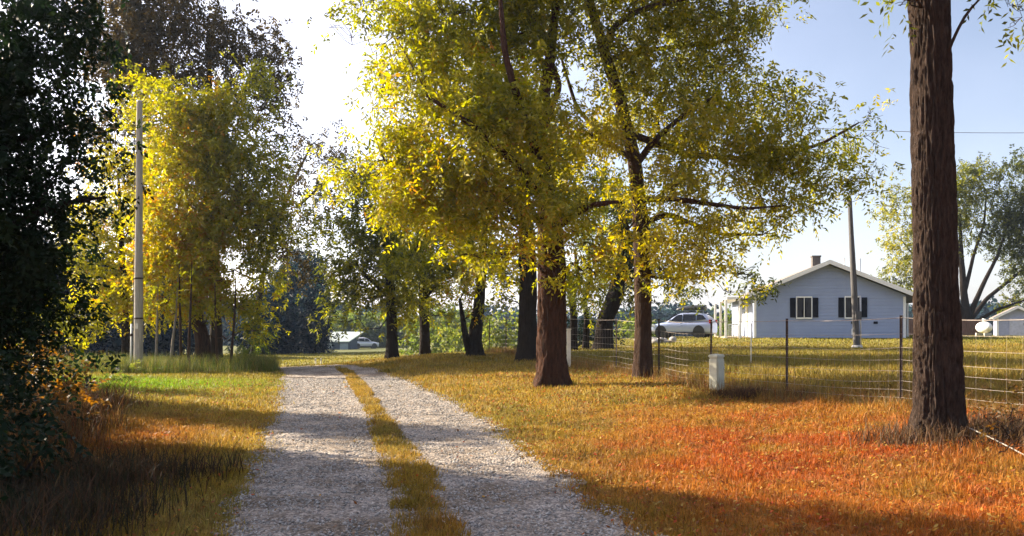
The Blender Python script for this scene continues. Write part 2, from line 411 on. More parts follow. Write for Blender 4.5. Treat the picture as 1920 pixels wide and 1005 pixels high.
V = np.stack([V[..., 0]*ca - V[..., 1]*sa, V[..., 0]*sa + V[..., 1]*ca, V[..., 2]], -1) + np.stack([sx, sy, sz], -1)[:, None]
Fq = (of[None] + (np.arange(len(sx)) * 6)[:, None, None]).reshape(-1, 3)
g = .14 + .34 * rng.random(len(sx))
cc = np.repeat(np.stack([g, g*.91, g*.81], -1), 6, axis=0)
tag(mesh_np('loose_gravel', V.reshape(-1, 3), Fq, vcol_mat('stones', .85, .1, 60, 0), attrs={'col': ('POINT', cc)}),
    'loose grey and buff stones lying along the gravel lane', 'gravel', kind='stuff')

# ------------------------------------------------------------------ grass blades
def make_blades(name, x, y, hh, ww, col, label, lean=.5, mat=None, cat='grass'):
    n = len(x); z = hgt(x, y) - .01
    a = rng.random(n) * 6.283; la = rng.random(n) * 6.283; le = rng.random(n) * lean * hh
    dx, dy = np.cos(a)*ww*.5, np.sin(a)*ww*.5; lx_, ly_ = np.cos(la)*le, np.sin(la)*le
    b0 = np.stack([x-dx, y-dy, z], -1); b1 = np.stack([x+dx, y+dy, z], -1)
    mz = z + hh*.55
    m0 = np.stack([x-dx*.7+lx_*.35, y-dy*.7+ly_*.35, mz], -1); m1 = np.stack([x+dx*.7+lx_*.35, y+dy*.7+ly_*.35, mz], -1)
    t = np.stack([x+lx_, y+ly_, z + hh*(1-.25*le/np.maximum(hh, .01))], -1)
    V = np.stack([b0, b1, m1, m0, t], 1).reshape(-1, 3)
    o = (np.arange(n)*5)[:, None]
    Fq = np.concatenate([o, o+1, o+2, o+3], 1); Ft = np.concatenate([o+3, o+2, o+4], 1)
    o_ = mesh_np(name, V, [Fq, Ft], mat or BLADE, attrs={'col': ('POINT', np.repeat(col, 5, axis=0))})
    return tag(o_, label, cat, kind='stuff')
def blade_mat():
    m = bpy.data.materials.new('grass_blade'); m.use_nodes = True
    n = m.node_tree; n.nodes.clear()
    out = n.nodes.new('ShaderNodeOutputMaterial'); at = n.nodes.new('ShaderNodeAttribute'); at.attribute_name = 'col'
    d = n.nodes.new('ShaderNodeBsdfPrincipled'); d.inputs['Roughness'].default_value = .6; d.inputs['Specular IOR Level'].default_value = .25
    tr = n.nodes.new('ShaderNodeBsdfTranslucent'); mx = n.nodes.new('ShaderNodeMixShader'); mx.inputs[0].default_value = .4
    n.links.new(at.outputs['Color'], d.inputs['Base Color']); n.links.new(at.outputs['Color'], tr.inputs[0])
    n.links.new(d.outputs[0], mx.inputs[1]); n.links.new(tr.outputs[0], mx.inputs[2]); n.links.new(mx.outputs[0], out.inputs[0])
    return m
BLADE = blade_mat()
def jit(c, n, a=.45):
    return np.clip(c * (1 - a + 2*a*rng.random((n, 1))) * (1 + (rng.random((n, 3)) - .5) * .2), 0, 1)
def field(n, y0, y1, px0, px1, pw=1.0):
    """random ground points whose picture column lies between px0 and px1"""
    y = (y0**pw + (y1**pw - y0**pw) * rng.random(n)) ** (1/pw)
    x = (px0 + (px1 - px0) * rng.random(n) - 960) / F * y
    return x, y
x, y = field(330000, 5.2, 16, -60, 1990, 1.3)
k = road_u(x, y) < -.02 + .22*rng.random(len(x))**4; x, y = x[k], y[k]
cl = fbm(x*2.2, y*2.2, o=3, s=90)
hh = (.035 + .075*rng.random(len(x))**1.5) * (.55 + 1.0*cl) * (1 + .8 * sstep(3.5, 6, x - (16-y)*.1))
k = rng.random(len(x)) < .35 + cl; x, y, hh = x[k], y[k], hh[k]
c = jit(turf_col(x, y)*1.15, len(x))
make_blades('grass', x, y, hh, (.005 + .006*rng.random(len(x))) * (1 + (y-5)*.06), c, 'short dry golden and orange grass of the near verges', .9)
x, y = field(200000, 15, 36, -60, 1990, 1.2)
k = road_u(x, y) < -.02 + .22*rng.random(len(x))**4; x, y = x[k], y[k]
beyond = (x - 3.9) + (y - 20.5)*.36
cl = fbm(x*1.3, y*1.3, o=3, s=92)
hh = (.05 + .08*rng.random(len(x))) * (.5 + cl) * (1 + 1.1*sstep(-.3, .5, beyond)*sstep(34, 22, y))
c = jit(turf_col(x, y)*1.1, len(x))
make_blades('grass', x, y, hh, .014 + .014*rng.random(len(x)), c, 'yellowing turf around the trees and along the fence', .8)
x, y = field(70000, 35, 75, -60, 1990, 1.2)
c = jit(turf_col(x, y), len(x))
make_blades('grass', x, y, .06 + .07*rng.random(len(x)), .04 + .03*rng.random(len(x)), c, 'mown olive lawn around the white house', .8)
y = 5 + 25*rng.random(52000)**1.3; x = np.interp(y, RY, SL) + (np.interp(y, RY, SR)-np.interp(y, RY, SL))*(rng.random(52000)*1.3-.15)
k = road_u(x, y) < .02 + .16*rng.random(len(x))**2; x, y = x[k], y[k]
make_blades('grass', x, y, .04 + .10*rng.random(len(x))**1.4, (.006 + .007*rng.random(len(x))) * (1 + (y-5)*.06), jit(turf_col(x, y)*np.array([1.1,1.05,1.0]), len(x)), 'golden grass strip growing between the two wheel tracks', .8)
# tall dry stalks along the fence and around the big trunk
def tall(n, pts, rad, h0, h1, cols, name, label):
    pts = np.array(pts); i = rng.integers(0, len(pts), n)
    x = pts[i, 0] + rng.normal(size=n)*rad; y = pts[i, 1] + rng.normal(size=n)*rad
    k = road_u(x, y) < -.2; x, y = x[k], y[k]; n = len(x)
    cols = np.array(cols); c = jit(cols[rng.integers(0, len(cols), n)] * .65, n)
    make_blades(name, x, y, h0 + (h1-h0)*rng.random(n)**1.6, .006 + .007*rng.random(n), c, label, .8)
FENCE = [(9.4, 6.2), (7.35, 10.2), (6.3, 13.4), (5.1, 15.35), (4.3, 17.9), (3.7, 20.8), (2.9, 23.0), (2.15, 25.4), (1.35, 28.2), (.35, 31.2), (-.25, 33.4), (-1.0, 36), (-1.9, 39)]
fp = np.array(FENCE); fpi = np.concatenate([fp[i] + (fp[i+1]-fp[i])*t for i in range(len(fp)-2) for t in np.linspace(0, 1, 8)[:, None]]).reshape(-1, 2)
tall(16000, fpi, .22, .08, .42, [(.42,.28,.08), (.30,.21,.06), (.38,.15,.04)], 'tall_grass', 'tall straw coloured grass left standing under the wire fence')
tall(6000, [(5.25, 9.9), (5.7, 9.8), (4.8, 10.1), (6.1, 10.1), (6.6, 9.8), (6.3, 10.6)], .27, .05, .38, [(.16,.09,.045), (.26,.15,.07), (.10,.06,.03)], 'tall_grass', 'tangled brown weeds around the foot of the big furrowed trunk')
tall(5000, [(4.15, 16.0), (4.45, 15.7), (4.7, 16.1), (5.2, 15.3)], .17, .05, .26, [(.12,.055,.025), (.22,.11,.04), (.07,.035,.02)], 'tall_grass', 'heap of dead brown grass at the foot of the cable pedestal')
# rust coloured undergrowth along the left edge of the lane
ug = [(-5.0 - .32*t - random.random()*2.2, 7.5 + t) for t in np.linspace(0, 9, 60)]
tall(30000, ug, .35, .12, .75, [(.16,.08,.03), (.28,.10,.03), (.10,.08,.03), (.34,.17,.06), (.07,.045,.02)], 'undergrowth', 'rusty and green weeds crowding the left edge of the lawn')
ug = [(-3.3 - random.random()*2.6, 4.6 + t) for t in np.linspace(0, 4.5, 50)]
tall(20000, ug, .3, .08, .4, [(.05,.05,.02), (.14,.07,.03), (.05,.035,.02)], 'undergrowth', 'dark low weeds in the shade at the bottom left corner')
ug = [(-16 + 7.6*random.random()**1.15, 28.6 + 3.2*random.random()) for t in range(60)]
tall(24000, ug, .38, .10, .85, [(.20,.24,.04), (.12,.18,.03), (.32,.27,.06)], 'undergrowth', 'yellow green weeds at the foot of the pale utility pole')

# fallen leaves
x, y = field(60000, 5.2, 24, -60, 1990, 1.3)
ru = road_u(x, y)
k = (ru < .0) | (rng.random(len(x)) < .03)
dens = sstep(-3, 3, x) * .7 + .3
k &= rng.random(len(x)) < dens
x, y = x[k], y[k]; n_ = len(x)
z = hgt(x, y) + .035 + .03*rng.random(n_)
a = rng.random(n_)*6.283; s = (.012 + .016*rng.random(n_)) * (1 + np.clip(y-8, 0, 20)*.04); til = (rng.random((n_, 2)) - .5) * 1.3
dv = np.stack([np.cos(a), np.sin(a), til[:, 0]], -1)*s[:, None]; pv = np.stack([-np.sin(a), np.cos(a), til[:, 1]], -1)*s[:, None]*.5
c0 = np.stack([x, y, z], -1)
V = np.stack([c0-dv, c0+pv, c0+dv, c0-pv], 1).reshape(-1, 3)
cols = np.array([(.45,.14,.02), (.50,.27,.03), (.30,.10,.03), (.55,.36,.08), (.5,.09,.02)])
c = jit(cols[rng.integers(0, 5, n_)] * .68, n_)
tag(mesh_np('fallen_leaves', V, np.arange(n_*4).reshape(-1, 4), BLADE, attrs={'col': ('POINT', np.repeat(c, 4, axis=0))}), 'orange and yellow leaves fallen over the verge', 'fallen leaves', kind='stuff')

# ------------------------------------------------------------------ trees
def tube_np(path, rad, sides=8, bark=0.0, flare=0.0, seed=0, step=None):
    """tapered bent tube along a path (resampled when step is given)"""
    p = np.array(path, float); r = np.array(rad, float)
    if step:
        d = np.r_[0, np.cumsum(np.linalg.norm(np.diff(p, axis=0), axis=1))]
        t = np.linspace(0, d[-1], max(int(d[-1]/step)+1, 3))
        # smooth interpolation
        q = np.stack([np.interp(t, d, p[:, i]) for i in range(3)], -1)
        if len(q) > 6:
            for _ in range(2):
                q[1:-1] = (q[:-2] + 2*q[1:-1] + q[2:]) / 4
        r = np.interp(t, d, r); p = q
    T = np.gradient(p, axis=0); T /= np.linalg.norm(T, axis=1)[:, None] + 1e-9
    ref = np.array([0, 1., 0]) if abs(T[:, 1]).mean() < .8 else np.array([1., 0, 0])
    A = np.cross(T, ref); A /= np.linalg.norm(A, axis=1)[:, None] + 1e-9
    B = np.cross(T, A)
    th = np.linspace(0, 2*np.pi, sides, endpoint=False)
    ct, st = np.cos(th), np.sin(th)
    rr = r[:, None] * np.ones((1, sides))
    s = np.r_[0, np.cumsum(np.linalg.norm(np.diff(p, axis=0), axis=1))]
    if bark:
        u = ct*2.0; v = st*2.0
        warp = fbm(u[None]*1.5, v[None]*1.5, s[:, None]*2.5, o=2, s=seed+3) * 1.4
        kq = 5 if sides < 60 else 6.5
        rid = fbm(u[None]*kq + warp, v[None]*kq + warp, s[:, None]*3.2, o=3, s=seed)
        rid2 = vnoise(u[None]*9 + 4, v[None]*9, s[:, None]*4.5 + warp*2, s=seed+9)
        rr = rr + bark * (np.sqrt(np.minimum(np.abs(rid - .5) * 5, 1)) * 1.3 + rid2*.5 - 1.0)
        lump = fbm(u[None]*.7, v[None]*.7, s[:, None]*.8, o=2, s=seed+21) - .5
        rr = rr * (1 + .25*lump)
    if flare:
        fl = np.exp(-s/.34)[:, None] * (1 + .7*np.sin(th*4 + seed)[None] * .8 + .5*np.sin(th*7+1)[None]*.5)
        rr = rr * (1 + flare*fl)
    V = p[:, None] + rr[..., None] * (A[:, None]*ct[None, :, None] + B[:, None]*st[None, :, None])
    m_, n_ = len(p), sides
    i = np.arange(m_*n_).reshape(m_, n_); j = np.roll(i, -1, 1)
    Fq = np.stack([i[:-1], j[:-1], j[1:], i[1:]], -1).reshape(-1, 4)
    return V.reshape(-1, 3), Fq

class MB:
    def __init__(s): s.V = []; s.F = []; s.n = 0
    def add(s, V, Fq): s.V.append(V); s.F.append(Fq + s.n); s.n += len(V)
    def build(s, name, mat, parent=None, loc=None, smooth=True):
        return mesh_np(name, np.concatenate(s.V), np.concatenate(s.F), mat, parent, smooth=smooth, loc=loc)

def unit(v): return v / (np.linalg.norm(v, axis=-1, keepdims=True) + 1e-9)

def leaf_mesh(cc, outd, tint, per, spread, rach, ll, lw, nl=8, droop=.5):
    """compound leaves: for each cluster centre, `per` stalks carrying nl leaflets each"""
    K = len(cc)
    c = np.repeat(cc, per, 0); o = np.repeat(outd, per, 0); t = np.repeat(tint, per)
    n = len(c)
    c = c + rng.normal(size=(n, 3)) * spread
    d = unit(o*.6 + rng.normal(size=(n, 3))*.6 + np.array([0, 0, -droop]))
    L = rach * (.6 + .8*rng.random((n, 1)))
    side = unit(np.cross(d, np.array([0, 0, 1.]) + rng.normal(size=(n, 3))*.5))
    nr = np.cross(side, d)
    u = np.linspace(.15, 1, nl)[None, :, None]
    base = c[:, None] + d[:, None]*L[:, None]*u + np.array([0, 0, -1.])*(u**2)*L[:, None]*.35
    sg = np.where(np.arange(nl) % 2 == 0, 1., -1.)[None, :, None]
    ld = unit(d[:, None]*.55 + side[:, None]*sg*.9 + nr[:, None]*(rng.random((n, nl, 1))-.5)*.8 + np.array([0, 0, -.35]) + rng.normal(size=(n, nl, 3))*.25)
    ls = unit(np.cross(ld, nr[:, None] + rng.normal(size=(n, nl, 3))*.5))
    l = ll*(.7 + .6*rng.random((n, nl, 1))); w = lw*(.7 + .6*rng.random((n, nl, 1)))*.5
    tip = base + ld*l; mid = base + ld*l*.45
    lift = np.cross(ls, ld)*w*.35
    V = np.stack([base, mid + ls*w + lift, tip, mid - ls*w + lift], 2).reshape(-1, 3)
    Fq = np.arange(len(V)).reshape(-1, 4)
    tt = np.clip(np.repeat(t, nl) + rng.normal(size=n*nl)*.10 + np.repeat(rng.normal(size=n)*.08, nl), 0, 1)
    return V, Fq, tt

def limb(mb, a, b, ra, rb, wob=.12, sides=7, seg=7, sag=0):
    a = np.array(a, float); b = np.array(b, float); L = np.linalg.norm(b-a)
    t = np.linspace(0, 1, seg)[:, None]
    p = a + (b-a)*t
    off = rng.normal(size=(seg, 3))*wob*L*.25; off[0] = 0; off[-1] = 0
    p = p + off*np.sin(t*np.pi) + np.array([0, 0, 1.])*np.sin(t*np.pi)*sag*L
    r = ra + (rb-ra)*t[:, 0]
    mb.add(*tube_np(p, r, sides)); return p, r

def make_tree(name, label, cat, base, trunk, rad, limbs, blobs, bark, leafm, leaf=(3, .28, .30, .12, .045), group=None,
              dens=10, sides=14, bark_d=.012, flare=.6, nl=8, droop=.5, tube_step=.12, sub=5, fill=.35, twig_r=.012, seed=1):
    """trunk: world points; limbs: [(points, radii)]; blobs: [(centre xyz, radii xyz, density factor, tint)]"""
    bx_, by_ = base
    z0 = gz(bx_, by_)
    root = empty(name, (bx_, by_, z0)); tag(root, label, cat, group)
    loc = np.array([bx_, by_, z0])
    mt = MB(); tr = [np.array(p, float) for p in trunk]
    tr[0] = np.array([bx_, by_, z0 - .15])
    mt.add(*tube_np(tr, rad, sides, bark=bark_d, flare=flare, seed=seed, step=tube_step))
    mt.build('trunk', bark, root, loc=loc)
    ml = MB(); nodes = [(np.array(p), r) for p, r in zip(tr[1:], rad[1:])]
    # densify trunk nodes of the upper part
    for i in range(1, len(tr)-1):
        for t in (.33, .66): nodes.append((tr[i]*(1-t)+tr[i+1]*t, rad[i]*(1-t)+rad[i+1]*t))
    for pts, rr in limbs:
        pts = [np.array(p, float) for p in pts]
        ml.add(*tube_np(pts, rr, 9, bark=bark_d*.4, step=.15, seed=seed+5))
        for i in range(len(pts)-1):
            for t in (.25, .5, .75, 1): nodes.append((pts[i]*(1-t)+pts[i+1]*t, rr[i]*(1-t)+rr[i+1]*t))
    NP = np.array([p for p, r in nodes]); NR = np.array([r for p, r in nodes])
    CCs, OD, TT = [], [], []
    for (c, rad3, df, ti) in blobs:
        c = np.array(c, float); rad3 = np.array(rad3, float)
        lowbias = NP[:, 2] < c[2] + rad3[2]*.5
        d = np.linalg.norm(NP - c, axis=1) + np.where(lowbias, 0, 3)
        i = int(np.argmin(d))
        rs = min(NR[i]*.55, .02 + .022*max(rad3))
        pth, rr = limb(ml, NP[i], c, rs, rs*.4, wob=.35, seg=8, sides=6, sag=.05)
        v = rad3[0]*rad3[1]*rad3[2]*4.19
        k = max(int(dens*df*v), 4)
        u = unit(rng.normal(size=(k, 3))); rr_ = (rng.random((k, 1)) ** fill)
        wob = (fbm(u[:, 0]*1.5 + c[0], u[:, 1]*1.5 + c[1], u[:, 2]*1.5 + c[2], o=2, s=3)[:, None] - .5) * .9 + 1
        q = c + u*rr_*rad3*wob
        ms_ = max(k//8, 3); gs = .20 + .14*rad3.mean()      # leaves sit in sprays with gaps between them
        q = q[rng.integers(0, min(ms_, k), k)] + rng.normal(size=(k, 3))*np.array([gs, gs, gs*.5])
        CCs.append(q); OD.append(unit(u + np.array([0, 0, .1]))); TT.append(np.clip(ti + rng.normal(size=k)*.10, 0, 1))
        sn = max(int(sub*df), 2)
        for s_ in range(sn):
            tgt = q[rng.integers(0, k)]; j = rng.integers(2, 8)
            pp, _ = limb(ml, pth[j], tgt, rs*.35, twig_r*.5, wob=.4, seg=6, sides=5, sag=.04)
            for e in range(2):
                tg2 = tgt + rng.normal(size=3)*rad3*.35
                limb(ml, pp[3], tg2, twig_r*.7, twig_r*.3, wob=.4, seg=4, sides=4)
    if ml.V: ml.build('branches', bark, root, loc=loc)
    if CCs:
        per, sp, ra, l_, w_ = leaf
        V, Fq, tt = leaf_mesh(np.concatenate(CCs), np.concatenate(OD), np.concatenate(TT), per, sp, ra, l_, w_, nl, droop)
        mesh_np('crown', V, Fq, leafm, root, attrs={'tint': ('FACE', tt)}, loc=loc)
    return root

def B(px, py, Y, rx, ry, df=1, ti=.5, dd=None):
    """crown clump seen at a photo position, at a distance; radii in photo pixels turned into metres"""
    s = Y/F
    return (P(px, py, Y), (rx*s, (dd if dd else (rx+ry)*.36*s), ry*s), df, ti)

rows = 'old trees in a row between the lane and the fence'
# --- golden tree, centre (thick red brown trunk)
Y = 20.3
t1 = make_tree('deciduous_tree', 'big golden tree with a thick red brown trunk beside the gravel lane', 'tree', (.98, Y),
    [P(1035,722,Y), P(1034,600,Y), P(1033,480,Y), P(1030,400,Y), P(1020,330,Y), P(1010,240,Y), P(1030,120,Y+.3), P(1050,-60,Y+.5)],
    [.36,.335,.33,.28,.20,.16,.12,.06],
    [([P(1022,350,Y),P(990,230,Y-1.3),P(965,170,Y-1.9),P(945,90,Y-2),P(935,-40,Y-1.6)], [.12,.10,.085,.07,.04]),
     ([P(1026,385,Y),P(960,300,Y-1.3),P(880,230,Y-2.0),P(800,180,Y-2)], [.12,.09,.06,.03]),
     ([P(1030,420,Y),P(940,370,Y-.3),P(850,340,Y-.8),P(720,300,Y-1)], [.11,.08,.05,.03]),
     ([P(1040,430,Y),P(1075,400,Y-1.2),P(1110,384,Y-1.9),P(1160,378,Y-2.1)], [.11,.09,.07,.03]),
     ([P(1012,260,Y),P(1050,160,Y+.5),P(1010,60,Y+.6),P(970,-40,Y+.8)], [.10,.08,.07,.05])],
    [B(760,330,Y-1,110,90,1.1,.68), B(690,310,Y-.6,62,70,.8,.62), B(725,235,Y-.6,62,62,1,.62), B(800,180,Y-1,110,95,1,.6), B(900,80,Y,130,95,1,.5), B(770,70,Y-.5,90,85,1,.5),
     B(720,140,Y-.2,50,60,.9,.5), B(700,20,Y,60,50,.8,.42), B(890,290,Y-1.2,120,110,1.1,.66), B(840,400,Y-1,105,60,1.1,.68), B(960,410,Y-1.2,80,75,1,.72), B(980,210,Y-1,110,110,.9,.6),
     B(900,480,Y-.8,60,40,.8,.62), B(1000,500,Y-1.1,50,35,.7,.7), B(1095,440,Y-1,60,48,1,.7), B(1040,330,Y-1.5,80,80,.9,.6), B(980,20,Y,110,80,.9,.4), B(1060,-60,Y,150,90,.9,.4), B(840,-50,Y,150,70,.9,.4),
     B(1130,505,Y-1,60,35,.9,.62), B(650,40,Y,30,40,.5,.3), B(640,330,Y,30,22,.6,.5), B(870,-180,Y,200,90,.7,.4)],
    BARK_RED, L_GOLD, leaf=(5, .22, .32, .14, .054), group=rows, dens=21, sides=72, bark_d=.04, flare=.75, tube_step=.06, seed=11)
# --- second tree, slimmer trunk, olive crown reaching right
Y = 20.9
t2 = make_tree('deciduous_tree', 'tall olive tree with a slim straight trunk, its crown reaching right towards the house', 'tree', (3.3, Y),
    [P(1206,712,Y), P(1206,600,Y), P(1204,480,Y), P(1199,380,Y), P(1190,300,Y), P(1165,200,Y), P(1135,100,Y), P(1105,0,Y), P(1090,-90,Y)],
    [.235,.215,.20,.18,.165,.145,.13,.11,.05],
    [([P(1132,90,Y),P(1150,50,Y-.3),P(1190,22,Y-.5),P(1270,-2,Y-.8),P(1340,-10,Y-1)], [.10,.09,.075,.06,.03]),
     ([P(1202,375,Y),P(1260,372,Y-1),P(1330,382,Y-1.4),P(1400,392,Y-1.3),P(1470,385,Y-1)], [.08,.07,.055,.035,.015]),
     ([P(1192,310,Y),P(1225,265,Y-.3),P(1270,225,Y-.5),P(1340,180,Y-.6)], [.10,.08,.06,.03]),
     ([P(1180,250,Y),P(1290,290,Y+.5),P(1430,300,Y+.8),P(1540,270,Y+.6),P(1610,230,Y+.4)], [.10,.08,.06,.045,.02]),
     ([P(1190,300,Y),P(1140,270,Y+.3),P(1080,200,Y+.6),P(1050,100,Y+.8)], [.09,.07,.05,.03]),
     ([P(1203,420,Y),P(1250,400,Y+.3),P(1350,440,Y+.8),P(1430,440,Y+1)], [.08,.07,.05,.03]),
     ([P(1140,110,Y),P(1240,90,Y+.4),P(1350,80,Y+.6),P(1420,50,Y+.6)], [.08,.06,.05,.02])],
    [B(1250,110,Y,130,95,1,0.52), B(1330,230,Y-.3,120,95,1,0.64), B(1180,20,Y,130,70,.9,0.52), B(1340,50,Y,90,60,.9,0.47), B(1110,250,Y-.6,90,95,.8,0.72), B(1260,340,Y-.9,110,60,.9,0.70),
     B(1160,420,Y-.7,50,42,.8,0.82), B(1265,455,Y-1,95,52,1.1,0.82), B(1400,330,Y-.4,95,75,.9,0.64), B(1480,290,Y,75,70,.85,0.52), B(1545,330,Y,60,60,.8,0.47), B(1600,270,Y+.3,45,60,.75,0.42), B(1530,380,Y,60,45,.8,0.52),
     B(1440,160,Y+.3,60,60,.85,0.47), B(1400,110,Y,45,40,.6,0.47), B(1370,430,Y-.6,80,50,.9,0.72), B(1440,430,Y,55,45,.65,0.57), B(1405,515,Y+.8,38,38,1.1,0.05), B(1290,-80,Y,160,80,.8,0.52), B(1410,0,Y,55,45,1.0,0.52),
     B(1620,350,Y+.2,26,38,.7,0.37), B(1230,220,Y+.5,90,80,.8,0.62), B(1200,505,Y-.5,50,30,.8,0.72), B(1320,510,Y-.3,50,26,.7,0.67), B(1630,225,Y+.2,24,26,.7,0.42), B(1500,225,Y+.2,35,35,.5,0.47)],
    BARK, L_OLIVE, leaf=(5, .22, .32, .138, .052), group=rows, dens=21, sides=28, bark_d=.016, flare=.25, tube_step=.07, seed=21)
# --- trees further along the row
Y = 28.6
make_tree('deciduous_tree', 'dark trunked tree close behind the big red brown trunk', 'tree', (.55, Y),
    [P(990,682,Y), P(989,600,Y), P(990,500,Y), P(985,400,Y), P(975,300,Y), P(960,180,Y)], [.36,.31,.29,.24,.18,.10],
    [([P(988,560,Y),P(1002,500,Y-.3),P(998,440,Y-.6)], [.09,.08,.05]), ([P(985,420,Y),P(940,340,Y),P(900,250,Y)], [.12,.09,.05])],
    [B(900,380,Y,90,70,.8,.45), B(980,290,Y,90,90,.8,.4), B(1060,350,Y,80,70,.8,.45), B(930,520,Y,60,42,.8,.55), B(1090,520,Y,60,40,.7,.5), B(940,180,Y,90,90,.7,.4), B(960,565,Y,30,26,.6,.55)],
    BARK_DARK, L_GOLD, leaf=(4, .3, .36, .17, .07), group=rows, dens=12, sides=24, bark_d=.02, flare=.4, seed=31)
Y = 30.5
make_tree('deciduous_tree', 'leaning dark tree with a forked foot, left of the big red brown trunk', 'tree', (-1.35, Y),
    [P(889,678,Y), P(890,640,Y), P(897,580,Y), P(904,500,Y), P(908,420,Y), P(900,330,Y)], [.30,.26,.21,.17,.13,.08],
    [([P(886,676,Y-.15),P(874,640,Y-.3),P(868,600,Y-.3),P(862,560,Y-.2)], [.17,.13,.10,.05]), ([P(904,500,Y),P(870,440,Y),P(820,400,Y)], [.09,.07,.03])],
    [B(880,540,Y-.5,36,46,1.1,.75), B(870,470,Y,70,50,.9,.6), B(800,430,Y,80,60,.8,.45), B(930,470,Y,50,55,.8,.6), B(885,590,Y-.6,16,26,1.1,.75)],
    BARK_DARK, L_GOLD, leaf=(4, .3, .34, .17, .07), group=rows, dens=14, sides=20, bark_d=.018, flare=.5, seed=41)
Y = 34.5
make_tree('deciduous_tree', 'farthest tree of the row, short dark trunk and drooping brown green crown', 'tree', (-5.0, Y),
    [P(735,671,Y), P(735,620,Y), P(733,560,Y), P(728,480,Y), P(715,390,Y)], [.25,.22,.20,.16,.08],
    [([P(733,560,Y),P(690,520,Y),P(650,480,Y)], [.11,.08,.04]), ([P(730,520,Y),P(770,480,Y),P(800,440,Y)], [.10,.07,.03])],
    [B(690,430,Y,80,70,.9,.3), B(650,510,Y,50,50,.9,.25), B(720,510,Y,80,55,.9,.45), B(660,560,Y,50,38,.9,.22), B(640,390,Y,50,45,.7,.25), B(740,570,Y,55,30,.8,.5), B(620,600,Y,18,16,.6,.2), B(700,350,Y,60,50,.8,.4)],
    BARK_DARK, L_OLIVE, leaf=(4, .3, .36, .19, .075), group=rows, dens=13, sides=18, flare=.4, seed=51)
Y = 37
make_tree('deciduous_tree', 'second farthest tree of the row, standing on the grassy mound', 'tree', (-3.9, Y),
    [P(795,667,Y), P(796,620,Y), P(795,560,Y), P(790,480,Y), P(780,400,Y)], [.27,.23,.21,.16,.08],
    [([P(795,560,Y),P(830,520,Y),P(860,490,Y)], [.11,.08,.04])],
    [B(790,500,Y,70,60,.9,.35), B(840,530,Y,60,50,.8,.4), B(780,570,Y,60,26,.9,.4), B(850,590,Y,28,14,.5,.35), B(800,420,Y,90,60,.8,.35)],
    BARK_DARK, L_OLIVE, leaf=(4, .3, .36, .19, .075), group=rows, dens=13, sides=18, flare=.4, seed=61)
# --- dark leaning tree and small trunks behind the fence
Y = 37
make_tree('deciduous_tree', 'black leaning tree behind the fence, between the two nearest trunks', 'tree', ((1130-960)/F*Y, Y),
    [P(1128,648,Y), P(1134,600,Y), P(1152,560,Y), P(1170,500,Y), P(1172,440,Y), P(1160,370,Y)], [.42,.36,.36,.36,.25,.12],
    [([P(1165,540,Y),P(1190,510,Y),P(1215,470,Y)], [.2,.15,.06])],
    [B(1130,480,Y,60,45,.8,.2), B(1200,470,Y,60,50,.9,.1), B(1100,540,Y,45,36,.7,.35), B(1190,530,Y,34,30,1,.05), B(1140,400,Y,90,60,.8,.2), B(1240,520,Y,40,34,.8,.2), B(1290,545,Y,40,22,.6,.2)],
    BARK_DARK, L_OLIVE, leaf=(4, .3, .36, .19, .075), dens=13, sides=18, flare=.3, seed=71)
for i, (px, by, ww, la) in enumerate([(1074, 645, .16, 'small dark tree behind the fence, close beside the big red brown trunk'), (1098, 645, .13, 'slim crooked dark tree behind the fence, next to the black leaning tree')]):
    Y = 38 + i
    make_tree('deciduous_tree', la, 'tree', ((px-960)/F*Y, Y), [P(px, by, Y), P(px+2, 600, Y), P(px-2, 560, Y), P(px+10, 520, Y), P(px+4, 470, Y)], [ww*1.3, ww, ww, ww*.7, ww*.3], [],
        [B(px, 520, Y, 40, 34, .8, .3), B(px+6, 560, Y, 26, 18, .7, .3)], BARK_DARK, L_OLIVE, leaf=(3, .25, .3, .17, .06), dens=6, sides=12, flare=.3, seed=73+i)

# --- big furrowed trunk at the right edge
Y = 10.1
X0 = (1762-960)/F*Y
make_tree('walnut_tree', 'big near tree at the right with a tall bare deeply furrowed trunk', 'tree', (X0, Y),
    [P(1762,845,Y), P(1760,760,Y), P(1756,650,Y), P(1752,500,Y), P(1750,350,Y), P(1748,200,Y), P(1745,60,Y), P(1738,-60,Y), P(1735,-300,Y), P(1730,-600,Y)],
    [.275,.255,.245,.232,.222,.217,.212,.208,.17,.10],
    [([P(1742,0-70,Y),P(1800,-120,Y-.2),P(1880,-160,Y-.3)], [.10,.08,.05]),
     ([P(1745,-20,Y),P(1700,-80,Y-.4),P(1640,-120,Y-.5)], [.09,.07,.03]),
     ([P(1765,120,Y-.1),P(1782,90,Y-.25),P(1800,40,Y-.3),P(1835,-5,Y-.3),P(1900,-40,Y-.3)], [.03,.022,.016,.014,.01])],
    [B(1700,-90,Y-.4,50,60,.6,.3), B(1690,-8,Y-.4,14,18,.9,.3), B(1850,-40,Y-.3,60,30,1,.3), B(1890,0,Y-.3,34,16,1,.3), B(1930,-160,Y,160,120,.5,.35), B(1600,-260,Y,150,110,.5,.35), B(1760,-420,Y,260,160,.4,.35)],
    BARK_FURROW, L_OLIVE, leaf=(3, .10, .26, .10, .032), dens=14, sides=150, bark_d=.034, flare=.45, tube_step=.022, seed=81, twig_r=.008)

